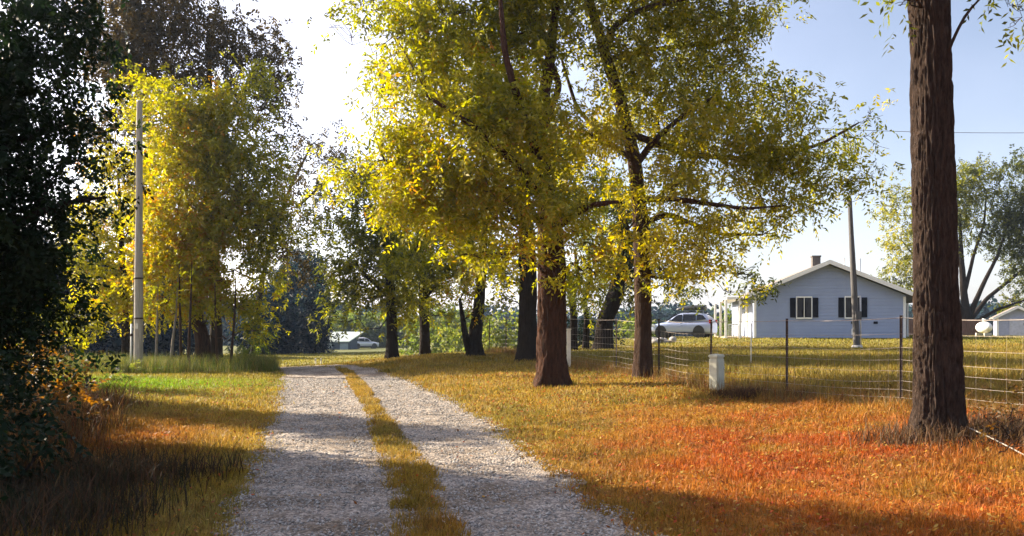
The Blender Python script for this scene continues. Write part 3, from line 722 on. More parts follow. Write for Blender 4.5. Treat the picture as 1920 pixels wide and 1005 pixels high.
# --- left group: golden tree by the pole and companions
lg = 'trees in the thicket left of the lane'
Y = 33.5
make_tree('deciduous_tree', 'golden tree with a forked trunk standing right of the pale utility pole', 'tree', ((382-960)/F*Y, Y),
    [P(384,696,Y), P(380,640,Y), P(370,590,Y), P(362,520,Y), P(352,430,Y), P(340,330,Y), P(330,220,Y)], [.36,.29,.22,.16,.13,.10,.05],
    [([P(372,580,Y),P(385,520,Y),P(405,460,Y),P(430,400,Y),P(455,330,Y)], [.15,.12,.10,.08,.04]),
     ([P(364,530,Y),P(380,500,Y),P(392,450,Y),P(410,380,Y)], [.09,.08,.06,.03])],
    [B(330,260,Y,90,100,.9,.65), B(430,250,Y,80,90,.9,.6), B(360,390,Y-.6,100,90,1,.72), B(450,380,Y,80,80,.9,.6), B(320,500,Y-.6,80,80,1,.78), B(400,520,Y-.6,70,55,.9,.7), B(440,590,Y-.5,55,40,.9,.6),
     B(490,300,Y,55,70,.7,.45), B(300,575,Y-.4,50,32,.9,.72), B(500,440,Y,50,60,.8,.35), B(470,520,Y,45,50,.8,.4), B(480,620,Y,25,30,.8,.45), B(300,170,Y,60,50,.7,.55), B(470,170,Y,50,45,.7,.4)],
    BARK, L_GOLD, leaf=(4, .3, .34, .18, .075), group=lg, dens=15, sides=22, flare=.6, seed=91)
Y = 36
make_tree('deciduous_tree', 'yellow tree behind and left of the pale utility pole', 'tree', ((238-960)/F*Y, Y),
    [P(238,690,Y), P(236,640,Y), P(232,560,Y), P(228,450,Y), P(222,330,Y)], [.20,.17,.15,.11,.05], [],
    [B(225,310,Y,70,70,.9,.65), B(190,400,Y,60,70,.9,.6), B(250,430,Y,60,70,.9,.7), B(210,520,Y,65,60,1,.68), B(240,570,Y,50,34,.9,.7), B(180,570,Y,45,34,.8,.6), B(150,480,Y,45,60,.8,.5), B(130,600,Y,50,50,.8,.45)],
    BARK_DARK, L_GOLD, leaf=(4, .3, .34, .18, .075), group=lg, dens=13, sides=14, flare=.5, seed=95)
Y = 38
make_tree('deciduous_tree', 'tall brown leaved tree rising behind the golden trees left of the lane', 'tree', ((405-960)/F*Y, Y),
    [P(405,690,Y), P(405,600,Y), P(400,450,Y), P(395,250,Y), P(390,60,Y)], [.30,.27,.24,.17,.08],
    [([P(397,300,Y),P(440,200,Y),P(480,120,Y)], [.12,.09,.04]), ([P(395,280,Y),P(340,180,Y),P(290,80,Y)], [.12,.09,.04])],
    [B(290,60,Y,85,75,.9,.5), B(200,40,Y,70,70,.8,.45), B(180,140,Y,55,60,.8,.5), B(240,-10,Y,80,50,.8,.4), B(190,230,Y,50,50,.8,.55), B(270,210,Y,60,50,.8,.55), B(400,60,Y,80,70,.75,.4), B(470,110,Y,60,60,.65,.3), B(520,180,Y,40,60,.55,.25), B(330,140,Y,80,50,.9,.55), B(230,110,Y,50,60,.8,.5), B(450,200,Y,70,60,.65,.35), B(530,260,Y,30,50,.5,.3), B(350,-30,Y,90,40,.7,.4), B(500,400,Y,60,70,.5,.3), B(540,470,Y,50,40,.6,.35), B(520,330,Y,40,50,.5,.3)],
    BARK_DARK, L_BROWN, leaf=(4, .35, .38, .20, .085), group=lg, dens=10, sides=14, flare=.3, seed=97)
for i, (px, by, pt, lean, Yt, la) in enumerate([(292, 690, 600, 3, 32, 'thin pale stem just right of the utility pole'), (318, 688, 590, 12, 31.5, 'thin leaning pale stem between the utility pole and the golden tree'), (340, 692, 560, -3, 31.2, 'thin stem close left of the forked golden tree'),
        (352, 694, 560, 6, 30.2, 'thin dark stem hard against the forked golden tree'), (408, 694, 600, -4, 31, 'short dark stem right of the forked golden tree'), (432, 690, 590, 8, 32, 'slender stem at the right end of the thicket')]):
    make_tree('sapling', la, 'sapling', ((px-960)/F*Yt, Yt), [P(px, by, Yt), P(px+lean*.5, (by+pt)/2, Yt), P(px+lean, pt, Yt), P(px+lean*1.3, pt-70, Yt)], [.065,.05,.04,.015], [],
        [B(px+lean, pt-40, Yt, 26, 34, .7, .5)], BARK_PALE if i < 2 else BARK, L_GOLD, leaf=(3, .22, .3, .17, .065), group='saplings of the thicket', dens=5, sides=9, flare=.2, bark_d=.003, sub=2, seed=101+i)

# --- spray of leaves over the end of the lane
Y = 46
make_tree('deciduous_tree', 'sparse grey green tree rising over the far end of the lane', 'tree', ((474-960)/F*Y, Y),
    [P(474,672,Y), P(480,590,Y), P(505,460,Y), P(545,350,Y), P(585,270,Y)], [.20,.16,.12,.08,.04],
    [([P(555,390,Y),P(600,350,Y),P(640,320,Y)], [.08,.06,.03])],
    [B(590,280,Y,36,30,.6,.35), B(630,310,Y,30,40,.6,.35), B(560,340,Y,30,40,.5,.3), B(600,380,Y,45,32,.6,.3), B(550,420,Y,34,30,.5,.3), B(500,480,Y,40,30,.5,.3), B(620,250,Y,24,22,.4,.3)],
    BARK_DARK, L_BROWN, leaf=(4, .35, .38, .22, .09), dens=8, sides=10, flare=.2, seed=111)

# --- near dark trees at the left edge
dk = 'dark trees at the left edge'
Y = 11.6
make_tree('shade_tree', 'near black foliaged tree filling the left edge of the view', 'tree', (-7.8, Y),
    [P(-80,850,Y), P(-80,600,Y), P(-70,300,Y), P(-60,0,Y), P(-50,-300,Y)], [.30,.24,.20,.15,.08],
    [([P(-75,500,Y),P(20,420,Y-.3),P(120,380,Y-.4),P(200,370,Y-.4)], [.07,.05,.035,.015]),
     ([P(-70,330,Y),P(40,260,Y),P(140,225,Y)], [.07,.05,.02]), ([P(-60,80,Y),P(60,20,Y),P(150,-30,Y)], [.07,.05,.02])],
    [B(20,60,Y-1,110,120,1,.4), B(120,60,Y-.9,75,80,.8,.5), B(0,250,Y,110,110,1.2,.4), B(20,340,Y,100,60,1.2,.4), B(90,330,Y,60,60,.9,.4), B(60,150,Y-.6,90,70,1,.4), B(110,240,Y-.2,70,70,.9,.5), B(20,430,Y,110,100,1.2,.4), B(110,420,Y-.2,60,60,.8,.5), B(170,370,Y-.3,40,22,.9,.5), B(0,600,Y,100,110,1.2,.3), B(90,560,Y,50,70,1,.5),
     B(160,130,Y-.6,45,60,.35,.5), B(150,-10,Y-1,60,50,.5,.5), B(-120,200,Y,110,130,1,.3), B(-140,450,Y,120,200,1,.3), B(60,690,Y,60,60,1.1,.4), B(170,230,Y-.2,30,24,.8,.6)],
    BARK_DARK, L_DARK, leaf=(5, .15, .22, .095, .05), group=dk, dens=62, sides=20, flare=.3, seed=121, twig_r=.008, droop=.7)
Y = 7.6
make_tree('shade_tree', 'second dark tree just outside the left edge, its boughs shading the lane', 'tree', (-10.2, 10.6),
    [(-10.2,10.6,0), (-10.2,10.6,3), (-10.1,10.6,5.5), (-10,10.6,7)], [.26,.22,.18,.08],
    [([(-10.1,10.6,4),(-9,10.9,5.2),(-8.2,11.2,6)], [.10,.07,.03])],
    [((-8.8,11.2,5.2),(1.5,1.3,1.4),1,.4), ((-7.6,9.6,3.3),(1.3,1.4,1.2),1,.4), ((-8.4,8.8,4.4),(1.4,1.3,1.2),1,.4), ((-9,10.2,5.4),(1.3,1.2,1.2),1,.4), ((-11,10,5.4),(1.8,1.6,1.8),1,.4), ((-9.4,9.2,3.6),(1.6,1.5,1.4),1,.4), ((-8.0,8.0,2.4),(1.3,1.4,1.3),1,.4), ((-10.2,12.8,4.4),(1.2,.9,1.3),.7,.4)],
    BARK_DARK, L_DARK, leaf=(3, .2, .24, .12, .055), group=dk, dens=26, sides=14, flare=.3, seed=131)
# bushes under them
def bush(label, base, blobs, leafm, leaf, dens, name='bush', group=None, seed=1):
    x, y = base; z = gz(x, y)
    root = empty(name, (x, y, z)); tag(root, label, 'bush', group); loc = np.array([x, y, z])
    ms = MB(); cs, od, tt = [], [], []
    for c, r3, df, ti in blobs:
        c = np.array(c); r3 = np.array(r3)
        k = max(int(dens*df*r3.prod()*4.19), 6)
        u = unit(rng.normal(size=(k, 3))); wob = (fbm(u[:, 0]*1.5+c[0], u[:, 1]*1.5+c[1], u[:, 2]*1.5+c[2], o=2, s=3)[:, None]-.5)*.9+1
        q = c + u*(rng.random((k, 1))**.4)*r3*wob; q[:, 2] = np.maximum(q[:, 2], z+.05)
        cs.append(q); od.append(u); tt.append(np.clip(ti + rng.normal(size=k)*.1, 0, 1))
        for s_ in range(5): limb(ms, np.array([c[0] + rng.normal()*.1, c[1] + rng.normal()*.1, gz(c[0], c[1]) - .05]), q[rng.integers(0, k)], .018, .006, wob=.3, sides=5)
    ms.build('stems', BARK_DARK, root, loc=loc)
    V, Fq, t_ = leaf_mesh(np.concatenate(cs), np.concatenate(od), np.concatenate(tt), *leaf, nl=7, droop=.2)
    mesh_np('foliage', V, Fq, leafm, root, attrs={'tint': ('FACE', t_)}, loc=loc)
    return root
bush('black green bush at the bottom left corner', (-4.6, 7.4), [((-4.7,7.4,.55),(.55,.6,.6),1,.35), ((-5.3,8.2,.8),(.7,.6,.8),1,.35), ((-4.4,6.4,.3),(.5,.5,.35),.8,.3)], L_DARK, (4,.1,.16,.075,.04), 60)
bush('rusty leaved bush at the edge of the left lawn', (-7.2, 12.6), [((-7.3,12.6,.55),(.7,.6,.55),1,.55), ((-8.2,13.8,.8),(.9,.7,.8),1,.4), ((-6.6,11.6,.35),(.6,.5,.35),.9,.6)], L_RUST, (4,.12,.18,.085,.045), 40)
bush('olive bush standing behind the rusty one, below the dark tree', (-10.4, 17.5), [((-10.4,17.5,.9),(1.1,.8,.9),1,.4), ((-12,19,1.3),(1.3,1,1.3),1,.4)], L_OLIVE, (3,.16,.2,.11,.06), 18)
bush('little round green shrub alone on the left lawn', ((215-960)/F*24.5, 24.5), [(P(214,716,24.5),(.42,.4,.24),1,.35), (P(228,712,24.5),(.32,.3,.2),1,.45)], L_BUSH, (3,.08,.14,.07,.04), 130)
bush('yellow green shrubs at the foot of the utility pole', ((300-960)/F*29, 29), [(P(250,704,28.6),(.9,.5,.35),1,.6), (P(320,706,28.6),(.7,.5,.3),1,.4), (P(190,706,28.6),(.9,.5,.45),1,.5)], L_BUSH, (3,.12,.18,.09,.05), 40)
bush('leafy clump where the left thicket meets the lane', ((455-960)/F*33, 33), [(P(455,675,33),(.8,.6,.55),1,.4), (P(480,640,34),(.6,.6,.9),1,.25), (P(420,685,32),(.5,.4,.3),1,.7)], L_BUSH, (3,.18,.22,.12,.06), 25)
bush('heap of dark brown brush to the right of the big near trunk', (6.75, 10.6), [((6.4,10.6,.42),(.6,.45,.40),1,.35), ((7.2,10.4,.45),(.6,.45,.4),1,.3), ((6.0,9.7,.25),(.5,.35,.26),.9,.45), ((5.3,9.5,.15),(.4,.25,.14),.8,.5)], L_RUST, (3,.1,.18,.07,.025), 70)
# hedge-like bushes behind the mound and behind the fence
for i, (px, py, Y, rx, ry, ti, la) in enumerate([(800,632,62,40,34,.4,'pale green bush behind the farthest trunk'), (862,632,58,36,32,.55,'yellow green bush between the mound trees and the forked tree'), (930,625,52,45,36,.6,'pale bush behind the fence, left of the big trunks'),
        (1190,610,58,34,30,.45,'light green bush right of the black leaning tree'), (1370,605,66,32,26,.35,'grey green bush between the car and the house'), (748,622,140,34,20,.3,'low grey green bush far off to the right of the distant silver car')]):
    s = Y/F
    bush(la, ((px-960)/F*Y, Y), [(P(px,py,Y),(rx*s,rx*s*.8,ry*s),1,ti), (P(px-rx*.7,py+8,Y+1),(rx*s*.6,rx*s*.6,ry*s*.8),1,ti+.1), (P(px+rx*.7,py+6,Y+1),(rx*s*.6,rx*s*.6,ry*s*.8),1,ti-.1)], L_BUSH, (3,.35,.35,.26,.13), 5, seed=i)
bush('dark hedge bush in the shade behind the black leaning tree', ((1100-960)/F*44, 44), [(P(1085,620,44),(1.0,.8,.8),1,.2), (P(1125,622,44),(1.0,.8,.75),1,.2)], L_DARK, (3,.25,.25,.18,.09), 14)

# --- trees at the end of the lane, blue shade painted into their leaves
bl = 'tall trees at the end of the lane'
for i, (px, py, top, wd, Yt, la) in enumerate([(512,672,540,30,72,'short broad tree painted in blue green shade at the left of the far stand'), (538,674,500,30,78,'pale stemmed tree in the middle of the far stand'), (572,672,480,34,84,'tallest tree of the far stand, painted in blue green shade, at its right side'),
        (590,670,530,17,74,'dark tree at the right end of the far stand'), (486,674,580,24,68,'low dark tree beside the lane where it turns left')]):
    s = Yt/F; hb = py-top
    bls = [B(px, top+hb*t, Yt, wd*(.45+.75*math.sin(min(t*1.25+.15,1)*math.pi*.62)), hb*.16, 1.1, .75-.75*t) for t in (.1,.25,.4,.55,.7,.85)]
    make_tree('tall_tree', la, 'tree', ((px-960)/F*Yt, Yt), [P(px,py,Yt), P(px+1,(py+top)/2,Yt), P(px,top+8,Yt)], [.17,.12,.04], [], bls, BARK_PALE if i == 1 else BARK_DARK, L_BLUE_SHADE,
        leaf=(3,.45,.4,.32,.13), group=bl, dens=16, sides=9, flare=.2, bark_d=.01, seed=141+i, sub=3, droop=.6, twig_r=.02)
# --- tree behind the house, right edge
Y = 66
make_tree('deciduous_tree', 'spreading many stemmed tree behind the house and shed', 'tree', ((1812-960)/F*Y, Y),
    [P(1812,626,Y), P(1812,590,Y), P(1806,540,Y), P(1802,470,Y), P(1800,400,Y)], [.42,.34,.25,.18,.08],
    [([P(1814,600,Y),P(1840,540,Y),P(1870,480,Y),P(1890,420,Y)], [.24,.18,.12,.06]), ([P(1816,604,Y),P(1850,560,Y+1),P(1900,520,Y+1),P(1950,480,Y+1)], [.22,.17,.12,.06]),
     ([P(1818,610,Y),P(1870,580,Y-1),P(1930,560,Y-1)], [.18,.12,.05]), ([P(1808,600,Y),P(1785,540,Y),P(1770,480,Y),P(1760,420,Y)], [.22,.16,.10,.05]), ([P(1806,560,Y),P(1825,480,Y),P(1845,420,Y),P(1850,360,Y)], [.18,.13,.09,.04]),
     ([P(1785,560,Y),P(1730,500,Y),P(1690,450,Y)], [.12,.09,.04])],
    [B(1840,360,Y,55,50,.9,0.28), B(1900,360,Y,55,45,.9,0.03), B(1920,430,Y,55,60,.9,0.03), B(1860,440,Y,50,45,.6,0.08), B(1800,400,Y,45,50,.7,0.28), B(1940,330,Y,50,40,.8,0.08), B(1700,400,Y,45,50,.6,0.53), B(1690,460,Y,45,36,.5,0.53), B(1750,360,Y,45,40,.7,0.38), B(1700,520,Y,50,30,.8,0.38), B(1740,440,Y,40,50,.6,0.48), B(1670,350,Y,22,18,.4,0.48), B(1890,560,Y,60,26,.3,0.28), B(1900,500,Y,40,22,.3,0.18), B(1960,500,Y,60,70,.8,0.08), B(1810,330,Y,34,26,.8,0.28), B(1680,530,Y,28,22,.8,0.23)],
    BARK_DARK, L_OLIVE, leaf=(4,.45,.42,.24,.10), dens=4.5, sides=14, flare=.3, seed=151, sub=7, twig_r=.03)

# --- off-frame slender tree whose shadow crosses the lane
make_tree('deciduous_tree', 'slim young tree on the left lawn beyond the picture edge', 'tree', (-14.6, 19.5),
    [(-14.6,19.5,0), (-14.6,19.5,4), (-14.5,19.5,8.0)], [.14,.11,.04], [],
    [((-14.6,19.5,z_),(.75,.60,.9),1,.5) for z_ in (3.2,4.0,4.8,5.6,6.4,7.2)], BARK, L_GOLD, leaf=(5,.2,.3,.17,.08), dens=60, sides=10, seed=161)
make_tree('deciduous_tree', 'young bushy tree on the left lawn beyond the picture edge', 'tree', (-15.3, 23.3),
    [(-15.3,23.3,0), (-15.3,23.3,2), (-15.2,23.3,4.4)], [.12,.10,.04], [],
    [((-15.3,23.3,2.5),(.7,.5,.9),1,.5), ((-15.3,23.3,3.8),(.6,.45,.8),1,.5)], BARK, L_GOLD, leaf=(4,.2,.3,.16,.07), dens=26, sides=10, seed=163)

# --- distant woods
def wood(label, segs, n, size, leafm, tint=.4):
    V = []; tt = []; od = []
    for (x0, y0, x1, y1, h, dep) in segs:
        t = rng.random(n); nzh = fbm(t*14 + x0, t*0 + y0, o=3, s=55)
        X = x0 + (x1-x0)*t; Yy = y0 + (y1-y0)*t + rng.random(n)*dep
        Z = hbase(X, Yy) + rng.random(n)**.8 * h * (.45 + 1.1*nzh)
        V.append(np.stack([X, Yy, Z], -1)); tt.append(np.clip(tint + rng.normal(size=n)*.18, 0, 1)); od.append(unit(rng.normal(size=(n, 3))))
    v, f, t_ = leaf_mesh(np.concatenate(V), np.concatenate(od), np.concatenate(tt), 2, size, size, size*1.3, size*.6, nl=6, droop=.2)
    return tag(mesh_np('far_woodland', v, f, leafm, attrs={'tint': ('FACE', t_)}), label, 'woodland', kind='stuff')
wood('woodland painted in dark bluish shade, seen between the stems of the left thicket', [(-48,60,-25,60,7,6)], 3800, .5, L_BLUE_SHADE, .25)
wood('low distant tree line along the horizon', [(-55,190,160,190,6.5,30)], 9000, 1.1, L_BLUE_SHADE, .7)
wood('grey green woodland behind the far barn', [(-75,165,-25,165,7.5,15)], 2600, .8, L_BLUE_SHADE, .8)
wood('scrub behind the distant barn and silver car', [(-30,137,-5,137,5,8)], 1400, .6, L_BUSH, .3)

# ------------------------------------------------------------------ object materials
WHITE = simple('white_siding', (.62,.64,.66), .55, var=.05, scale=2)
TRIM = simple('white_trim', (.78,.77,.74), .5, var=.05)
ROOF = simple('roof_shingle', (.20,.17,.15), .9, var=.25, scale=14, bump=.4)
GLASS = simple('window_glass', (.012,.014,.02), .2, var=.1, spec=.25)
SHUT = simple('dark_shutter', (.010,.011,.018), .8, var=.2, spec=.1)
BRICK = simple('chimney_brick', (.11,.095,.085), .9, var=.3, scale=20, bump=.4)
WOODP = simple('weathered_pole_wood', (.34,.31,.27), .85, var=.25, scale=5, bump=.7, bscale=20, stretch=(6,6,.4))
WOODG = simple('grey_pole_wood', (.085,.08,.08), .85, var=.25, scale=5, bump=.7, bscale=20, stretch=(6,6,.4))
WOODF = simple('brown_fence_wood', (.12,.065,.045), .85, var=.3, scale=6, bump=.5, stretch=(4,4,.5))
STEEL = simple('galvanised_steel', (.60,.58,.55), .45, metal=.6, var=.15, scale=20)
WIRE = simple('fence_wire', (.34,.29,.25), .6, metal=.3, var=.3, scale=20)
RUSTY = simple('dark_post_steel', (.045,.028,.022), .8, var=.35, scale=25, bump=.3)
PVC = simple('white_post', (.75,.72,.66), .6, var=.12)
PED = simple('pedestal_plastic', (.50,.49,.38), .55, var=.12, scale=5, bump=.1)
PAINT = simple('silver_blue_car_paint', (.36,.42,.60), .3, metal=.25, var=.03)
PAINTW = simple('silver_car_paint', (.62,.63,.66), .3, metal=.3, var=.03)
BLACKP = simple('black_plastic', (.016,.016,.018), .4, var=.1)
TYRE = simple('tyre_rubber', (.02,.02,.02), .85, var=.15)
RIM = simple('alloy_rim', (.55,.56,.58), .3, metal=.9, var=.05)
REDL = simple('red_lamp_glass', (.45,.02,.02), .25, var=.05)
LAMPG = simple('headlamp_glass', (.75,.77,.8), .15, var=.05)
TANK = simple('white_tank_paint', (.80,.77,.72), .4, var=.05)
ROOFG = simple('pale_green_metal_roof', (.50,.56,.50), .5, var=.12, scale=1.5)
ROPE = simple('pale_rope', (.34,.31,.26), .8, var=.15)
STONE = simple('grey_stone', (.30,.28,.26), .9, var=.3, scale=5, bump=.5)
CONC = simple('concrete_footing', (.42,.40,.37), .9, var=.15)

def cyl(name, p0, p1, r0, r1, mat, parent, sides=16, loc=None, caps=True):
    V, Fq = tube_np([p0, (np.array(p0)+np.array(p1))/2, p1], [r0, (r0+r1)/2, r1], sides)
    Fs = [Fq]
    if caps: Fs += [np.arange(sides)[::-1][None], np.arange(len(V)-sides, len(V))[None]]
    return mesh_np(name, V, Fs, mat, parent, smooth=sides > 8, loc=loc)

# ------------------------------------------------------------------ pale utility pole (left)
Y = 30; px_, py_ = (260-960)/F*Y, Y; zb = gz(px_, py_)
r = empty('utility_pole', (px_, py_, zb)); tag(r, 'tall pale weathered utility pole at the left edge of the lawn', 'utility pole', 'utility poles')
topz = EYE + (HZ-190)/F*Y
mesh_np('pole', *tube_np([(0,0,-.2), (.0,0,3), (.02,0,6), (.03,0,topz-zb)], [.16,.145,.12,.10], 20, bark=.004, step=.15), WOODP, r, smooth=True)
cyl('ground_wire', (-.19,-.03,0), (-.13,-.03,topz-zb-1), .012, .012, WOODG, r, 6)
for zz in (1.9, 3.35): cyl('band', (0,0,zz), (0,0,zz+.06), .158, .158, RUSTY, r, 20)
box('number_tag', -.05, .05, -.166, -.157, 1.55, 1.75, STEEL, r)
cyl('cap', (.03,0,topz-zb-.02), (.03,0,topz-zb+.03), .105, .08, STEEL, r, 16)
LATER = ('service', (px_, py_, topz-1.05))
# white stake beside it
xs = (245-960)/F*29.5; ob = empty('marker_stake', (xs, 29.5, gz(xs, 29.5))); tag(ob, 'thin white stake standing just left of the pale utility pole', 'stake')
cyl('shaft', (0,0,-.05), (.03,0,1.75), .035, .03, PVC, ob, 10); cyl('band', (.022,0,1.3), (.023,0,1.4), .038, .038, RUSTY, ob, 10)

# ------------------------------------------------------------------ grey utility pole (right)
Y = 34; xb = (1607-960)/F*Y; zb = gz(xb, Y); xt = (1593-960)/F*Y; zt = EYE+(HZ-372)/F*Y
r = empty('utility_pole', (xb, Y, zb)); tag(r, 'slim dark grey leaning utility pole on the lawn before the house', 'utility pole', 'utility poles')
mesh_np('pole', *tube_np([(0,0,-.2), ((xt-xb)*.5,0,(zt-zb)*.5), (xt-xb,0,zt-zb)], [.135,.115,.085], 16, bark=.003, step=.15), WOODG, r, smooth=True)
cyl('footing', (0,0,-.05), (0,0,.16), .24, .2, CONC, r, 16)
cyl('conduit', (.14,-.05,0), (.10,-.05,2.2), .025, .025, STEEL, r, 8)
cyl('insulator', (xt-xb-.02,0,zt-zb), (xt-xb-.02,0,zt-zb+.14), .035, .05, WOODG, r, 10)
box('meter_box', -.13, .11, -.2, -.1, 1.2, 1.55, WOODG, r, .01)
def cable(name, label, a, b, sag, rad, mat, cat='cable', group=None):
    t = np.linspace(0, 1, 30)[:, None]; p = np.array(a)*(1-t) + np.array(b)*t; p[:, 2] -= sag*4*(t*(1-t))[:, 0]
    V, Fq = tube_np(p, [rad]*30, 5)
    return tag(mesh_np(name, V, Fq, mat, smooth=True), label, cat, group)
cable('overhead_cable', 'dark service cable running left from the top of the pale utility pole', LATER[1], (-22, 26, 8.6), .3, .014, WOODG)
cable('overhead_cable', 'thin overhead cable crossing the sky behind the big near trunk', P(1450,236,70), P(2250,240,70), .5, .022, WOODG)

# ------------------------------------------------------------------ house
HX0, HX1, HY0, HY1 = 14.5, 23.05, 49.0, 61.5
gb = gz(18.5, 49); base = EYE + (HZ-636)/F*49
eave = EYE + (HZ-556)/F*49; peak = EYE + (HZ-494)/F*49; cx = (1553-960)/F*49
h = empty('house', (cx, HY0, base), R(-9)); tag(h, 'low white gabled house with dark shuttered windows on the lawn', 'house')
def rel(z): return z - base
W0, W1 = HX0-cx, HX1-cx
bm = bmesh.new()
sl_ = (rel(peak)-rel(eave))/(W1+.35)
zl = rel(peak)-sl_*abs(W0)-.08; zr = rel(peak)-sl_*W1-.08
prism(bm, [(W0, -.4), (W1, -.4), (W1, zr), (0, rel(peak)-.08), (W0, zl)], 0, HY1-HY0)
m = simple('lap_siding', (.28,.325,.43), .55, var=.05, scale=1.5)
n = m.node_tree; bs = [q_ for q_ in n.nodes if q_.type == 'BSDF_PRINCIPLED'][0]
tc = n.nodes.new('ShaderNodeTexCoord'); sp = n.nodes.new('ShaderNodeSeparateXYZ'); n.links.new(tc.outputs['Object'], sp.inputs[0])
mm = n.nodes.new('ShaderNodeMath'); mm.operation = 'MULTIPLY'; mm.inputs[1].default_value = 1/.2; n.links.new(sp.outputs[2], mm.inputs[0])
fr = n.nodes.new('ShaderNodeMath'); fr.operation = 'FRACT'; n.links.new(mm.outputs[0], fr.inputs[0])
bu = n.nodes.new('ShaderNodeBump'); bu.inputs['Strength'].default_value = 1; bu.inputs['Distance'].default_value = .07; bu.invert = True
n.links.new(fr.outputs[0], bu.inputs['Height']); n.links.new(bu.outputs[0], bs.inputs['Normal'])
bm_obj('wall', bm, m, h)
bm = bmesh.new()
oh = .55; th = .16; d0, d1 = -.45, HY1-HY0+.4
xr = W1+oh; xl = W0-oh; zp = rel(peak)
prism(bm, [(0, zp), (xr, zp-sl_*xr), (xr, zp-sl_*xr+th), (0, zp+th), (xl, zp+sl_*xl+th), (xl, zp+sl_*xl)], d0, d1)
rf = bm_obj('roof', bm, ROOF, h)
bm = bmesh.new()   # barge boards on the gable
prism(bm, [(0, zp-.06), (xr, zp-sl_*xr-.06), (xr, zp-sl_*xr+th+.03), (0, zp+th+.03), (xl, zp+sl_*xl+th+.03), (xl, zp+sl_*xl-.06)], d0-.06, d0-.003)
bm_obj('barge_board', bm, TRIM, rf)
bm = bmesh.new(); cxx = (1518-960)/F*52-cx
bx(bm, cxx-.24, cxx+.24, 3.2, 3.7, 3.4, 5.15); bx(bm, cxx-.28, cxx+.28, 3.16, 3.74, 5.153, 5.24)
bm_obj('chimney', bm, BRICK, rf)
cyl('vent_pipe', (2.5,3,3.0), (2.5,3,5.0), .06, .06, STEEL, rf, 10)
cyl('vent_pipe', (2.05,5,3.0), (2.05,5,5.2), .04, .04, STEEL, rf, 10)
for wx0, wx1 in ((1484, 1535), (1571, 1622)):
    X0_, X1_ = (wx0-960)/F*49-cx, (wx1-960)/F*49-cx; z0_, z1_ = rel(EYE+(HZ-595)/F*49), rel(EYE+(HZ-558)/F*49)
    sw = .36
    a, b_ = X0_+sw+.04, X1_-sw-.04
    bm = bmesh.new()
    for q_ in ((a-.05, b_+.05, z1_, z1_+.08), (a-.05, b_+.05, z0_-.09, z0_-.003), (a-.05, a-.003, z0_, z1_-.003), (b_+.003, b_+.05, z0_, z1_-.003), ((a+b_)/2-.02, (a+b_)/2+.02, z0_+.003, z1_-.003)):
        bx(bm, q_[0], q_[1], -.06, -.004, q_[2], q_[3])
    wf = bm_obj('window', bm, TRIM, h)
    box('pane', a, b_, -.03, -.006, z0_, z1_, GLASS, wf)
    box('curtain', a+.28, b_-.28, -.036, -.033, z0_+.04, z1_-.05, SHUT, wf)
    for s0, s1 in ((X0_, X0_+sw-.05), (X1_-sw+.05, X1_)):
        bm = bmesh.new(); bx(bm, s0, s1, -.045, -.004, z0_, z1_)
        for k_ in range(9):
            zz = z0_+.06+k_*(z1_-z0_-.12)/9; bx(bm, s0+.04, s1-.04, -.06, -.047, zz, zz+.05)
        bm_obj('shutter', bm, SHUT, h)
for vx in (1597.5, 1637): 
    xx = (vx-960)/F*49-cx; zz = rel(EYE+(HZ-605)/F*49); box('vent', xx-.12, xx+.12, -.04, -.004, zz-.07, zz+.07, SHUT, h, .008)
xx = (1597-960)/F*49-cx; box('meter', xx-.1, xx+.1, -.12, -.004, .25, .62, TRIM, h, .02)
box('corner_board', W0-.02, W0+.12, -.03, -.004, -.3, zl-.1, TRIM, h); box('corner_board', W1-.12, W1+.02, -.03, -.004, -.3, zr-.1, TRIM, h)
box('foundation', W0-.03, W1+.03, -.05, HY1-HY0, -.6, .08, SHUT, h)
# side door and windows in the sunlit left wall
bm = bmesh.new(); bx(bm, W0-.05, W0-.004, 3.0, 3.95, .1, 2.2); dr = bm_obj('door', bm, simple('cream_door', (.72,.66,.45), .5), h)
cyl('handle', (W0-.12, 3.1, 1.1), (W0-.05, 3.1, 1.1), .03, .03, STEEL, dr, 8)
bm = bmesh.new(); bx(bm, W0-.04, W0-.004, 6, 7.4, 1.1, 2.1); wf = bm_obj('window', bm, TRIM, h); box('pane', W0-.05, W0-.042, 6.08, 7.32, 1.18, 2.02, GLASS, wf)
# porch on the left side: roof, posts, rail, deck
pr = box('porch_roof', W0-1.5, W0-.58, 1.0, 9.0, 2.42, 2.58, TRIM, h)
for yy in (1.15, 4.9, 8.8): box('porch_post', W0-1.6, W0-1.46, yy, yy+.16, -.2, 2.417, TRIM, h)
box('porch_post', W0-.75, W0-.6, 1.15, 1.3, -.2, 2.417, TRIM, h)
box('porch_deck', W0-1.6, W0-.06, 1.35, 8.75, -.2, .10, simple('deck_wood', (.42,.33,.2), .8), h)
bm = bmesh.new(); bx(bm, W0-1.4, W0-.8, 1.18, 1.26, .85, .93)
for k_ in range(5): bx(bm, W0-1.38+k_*.14, W0-1.33+k_*.14, 1.19, 1.25, .103, .847)
bm_obj('porch_rail', bm, TRIM, h)
# lower wing behind, on the right
wing = bmesh.new(); prism(wing, [(2.0, -.4), (7.2, -.4), (7.2, 2.5), (2.0, 3.1)], 12.51, 15, 'y'); 
bm_obj('rear_wall', wing, WHITE, h)
bm = bmesh.new(); prism(bm, [(W1-.2, 2.62), (W1+2.2, 2.3), (W1+2.2, 2.42), (W1-.2, 2.74)], 1.6, 12.0, 'y'); bm_obj('carport_roof', bm, ROOF, h)
for yy in (1.7, 6.5): box('carport_post', W1+2.0, W1+2.12, yy, yy+.12, -.3, 2.3, TRIM, h)

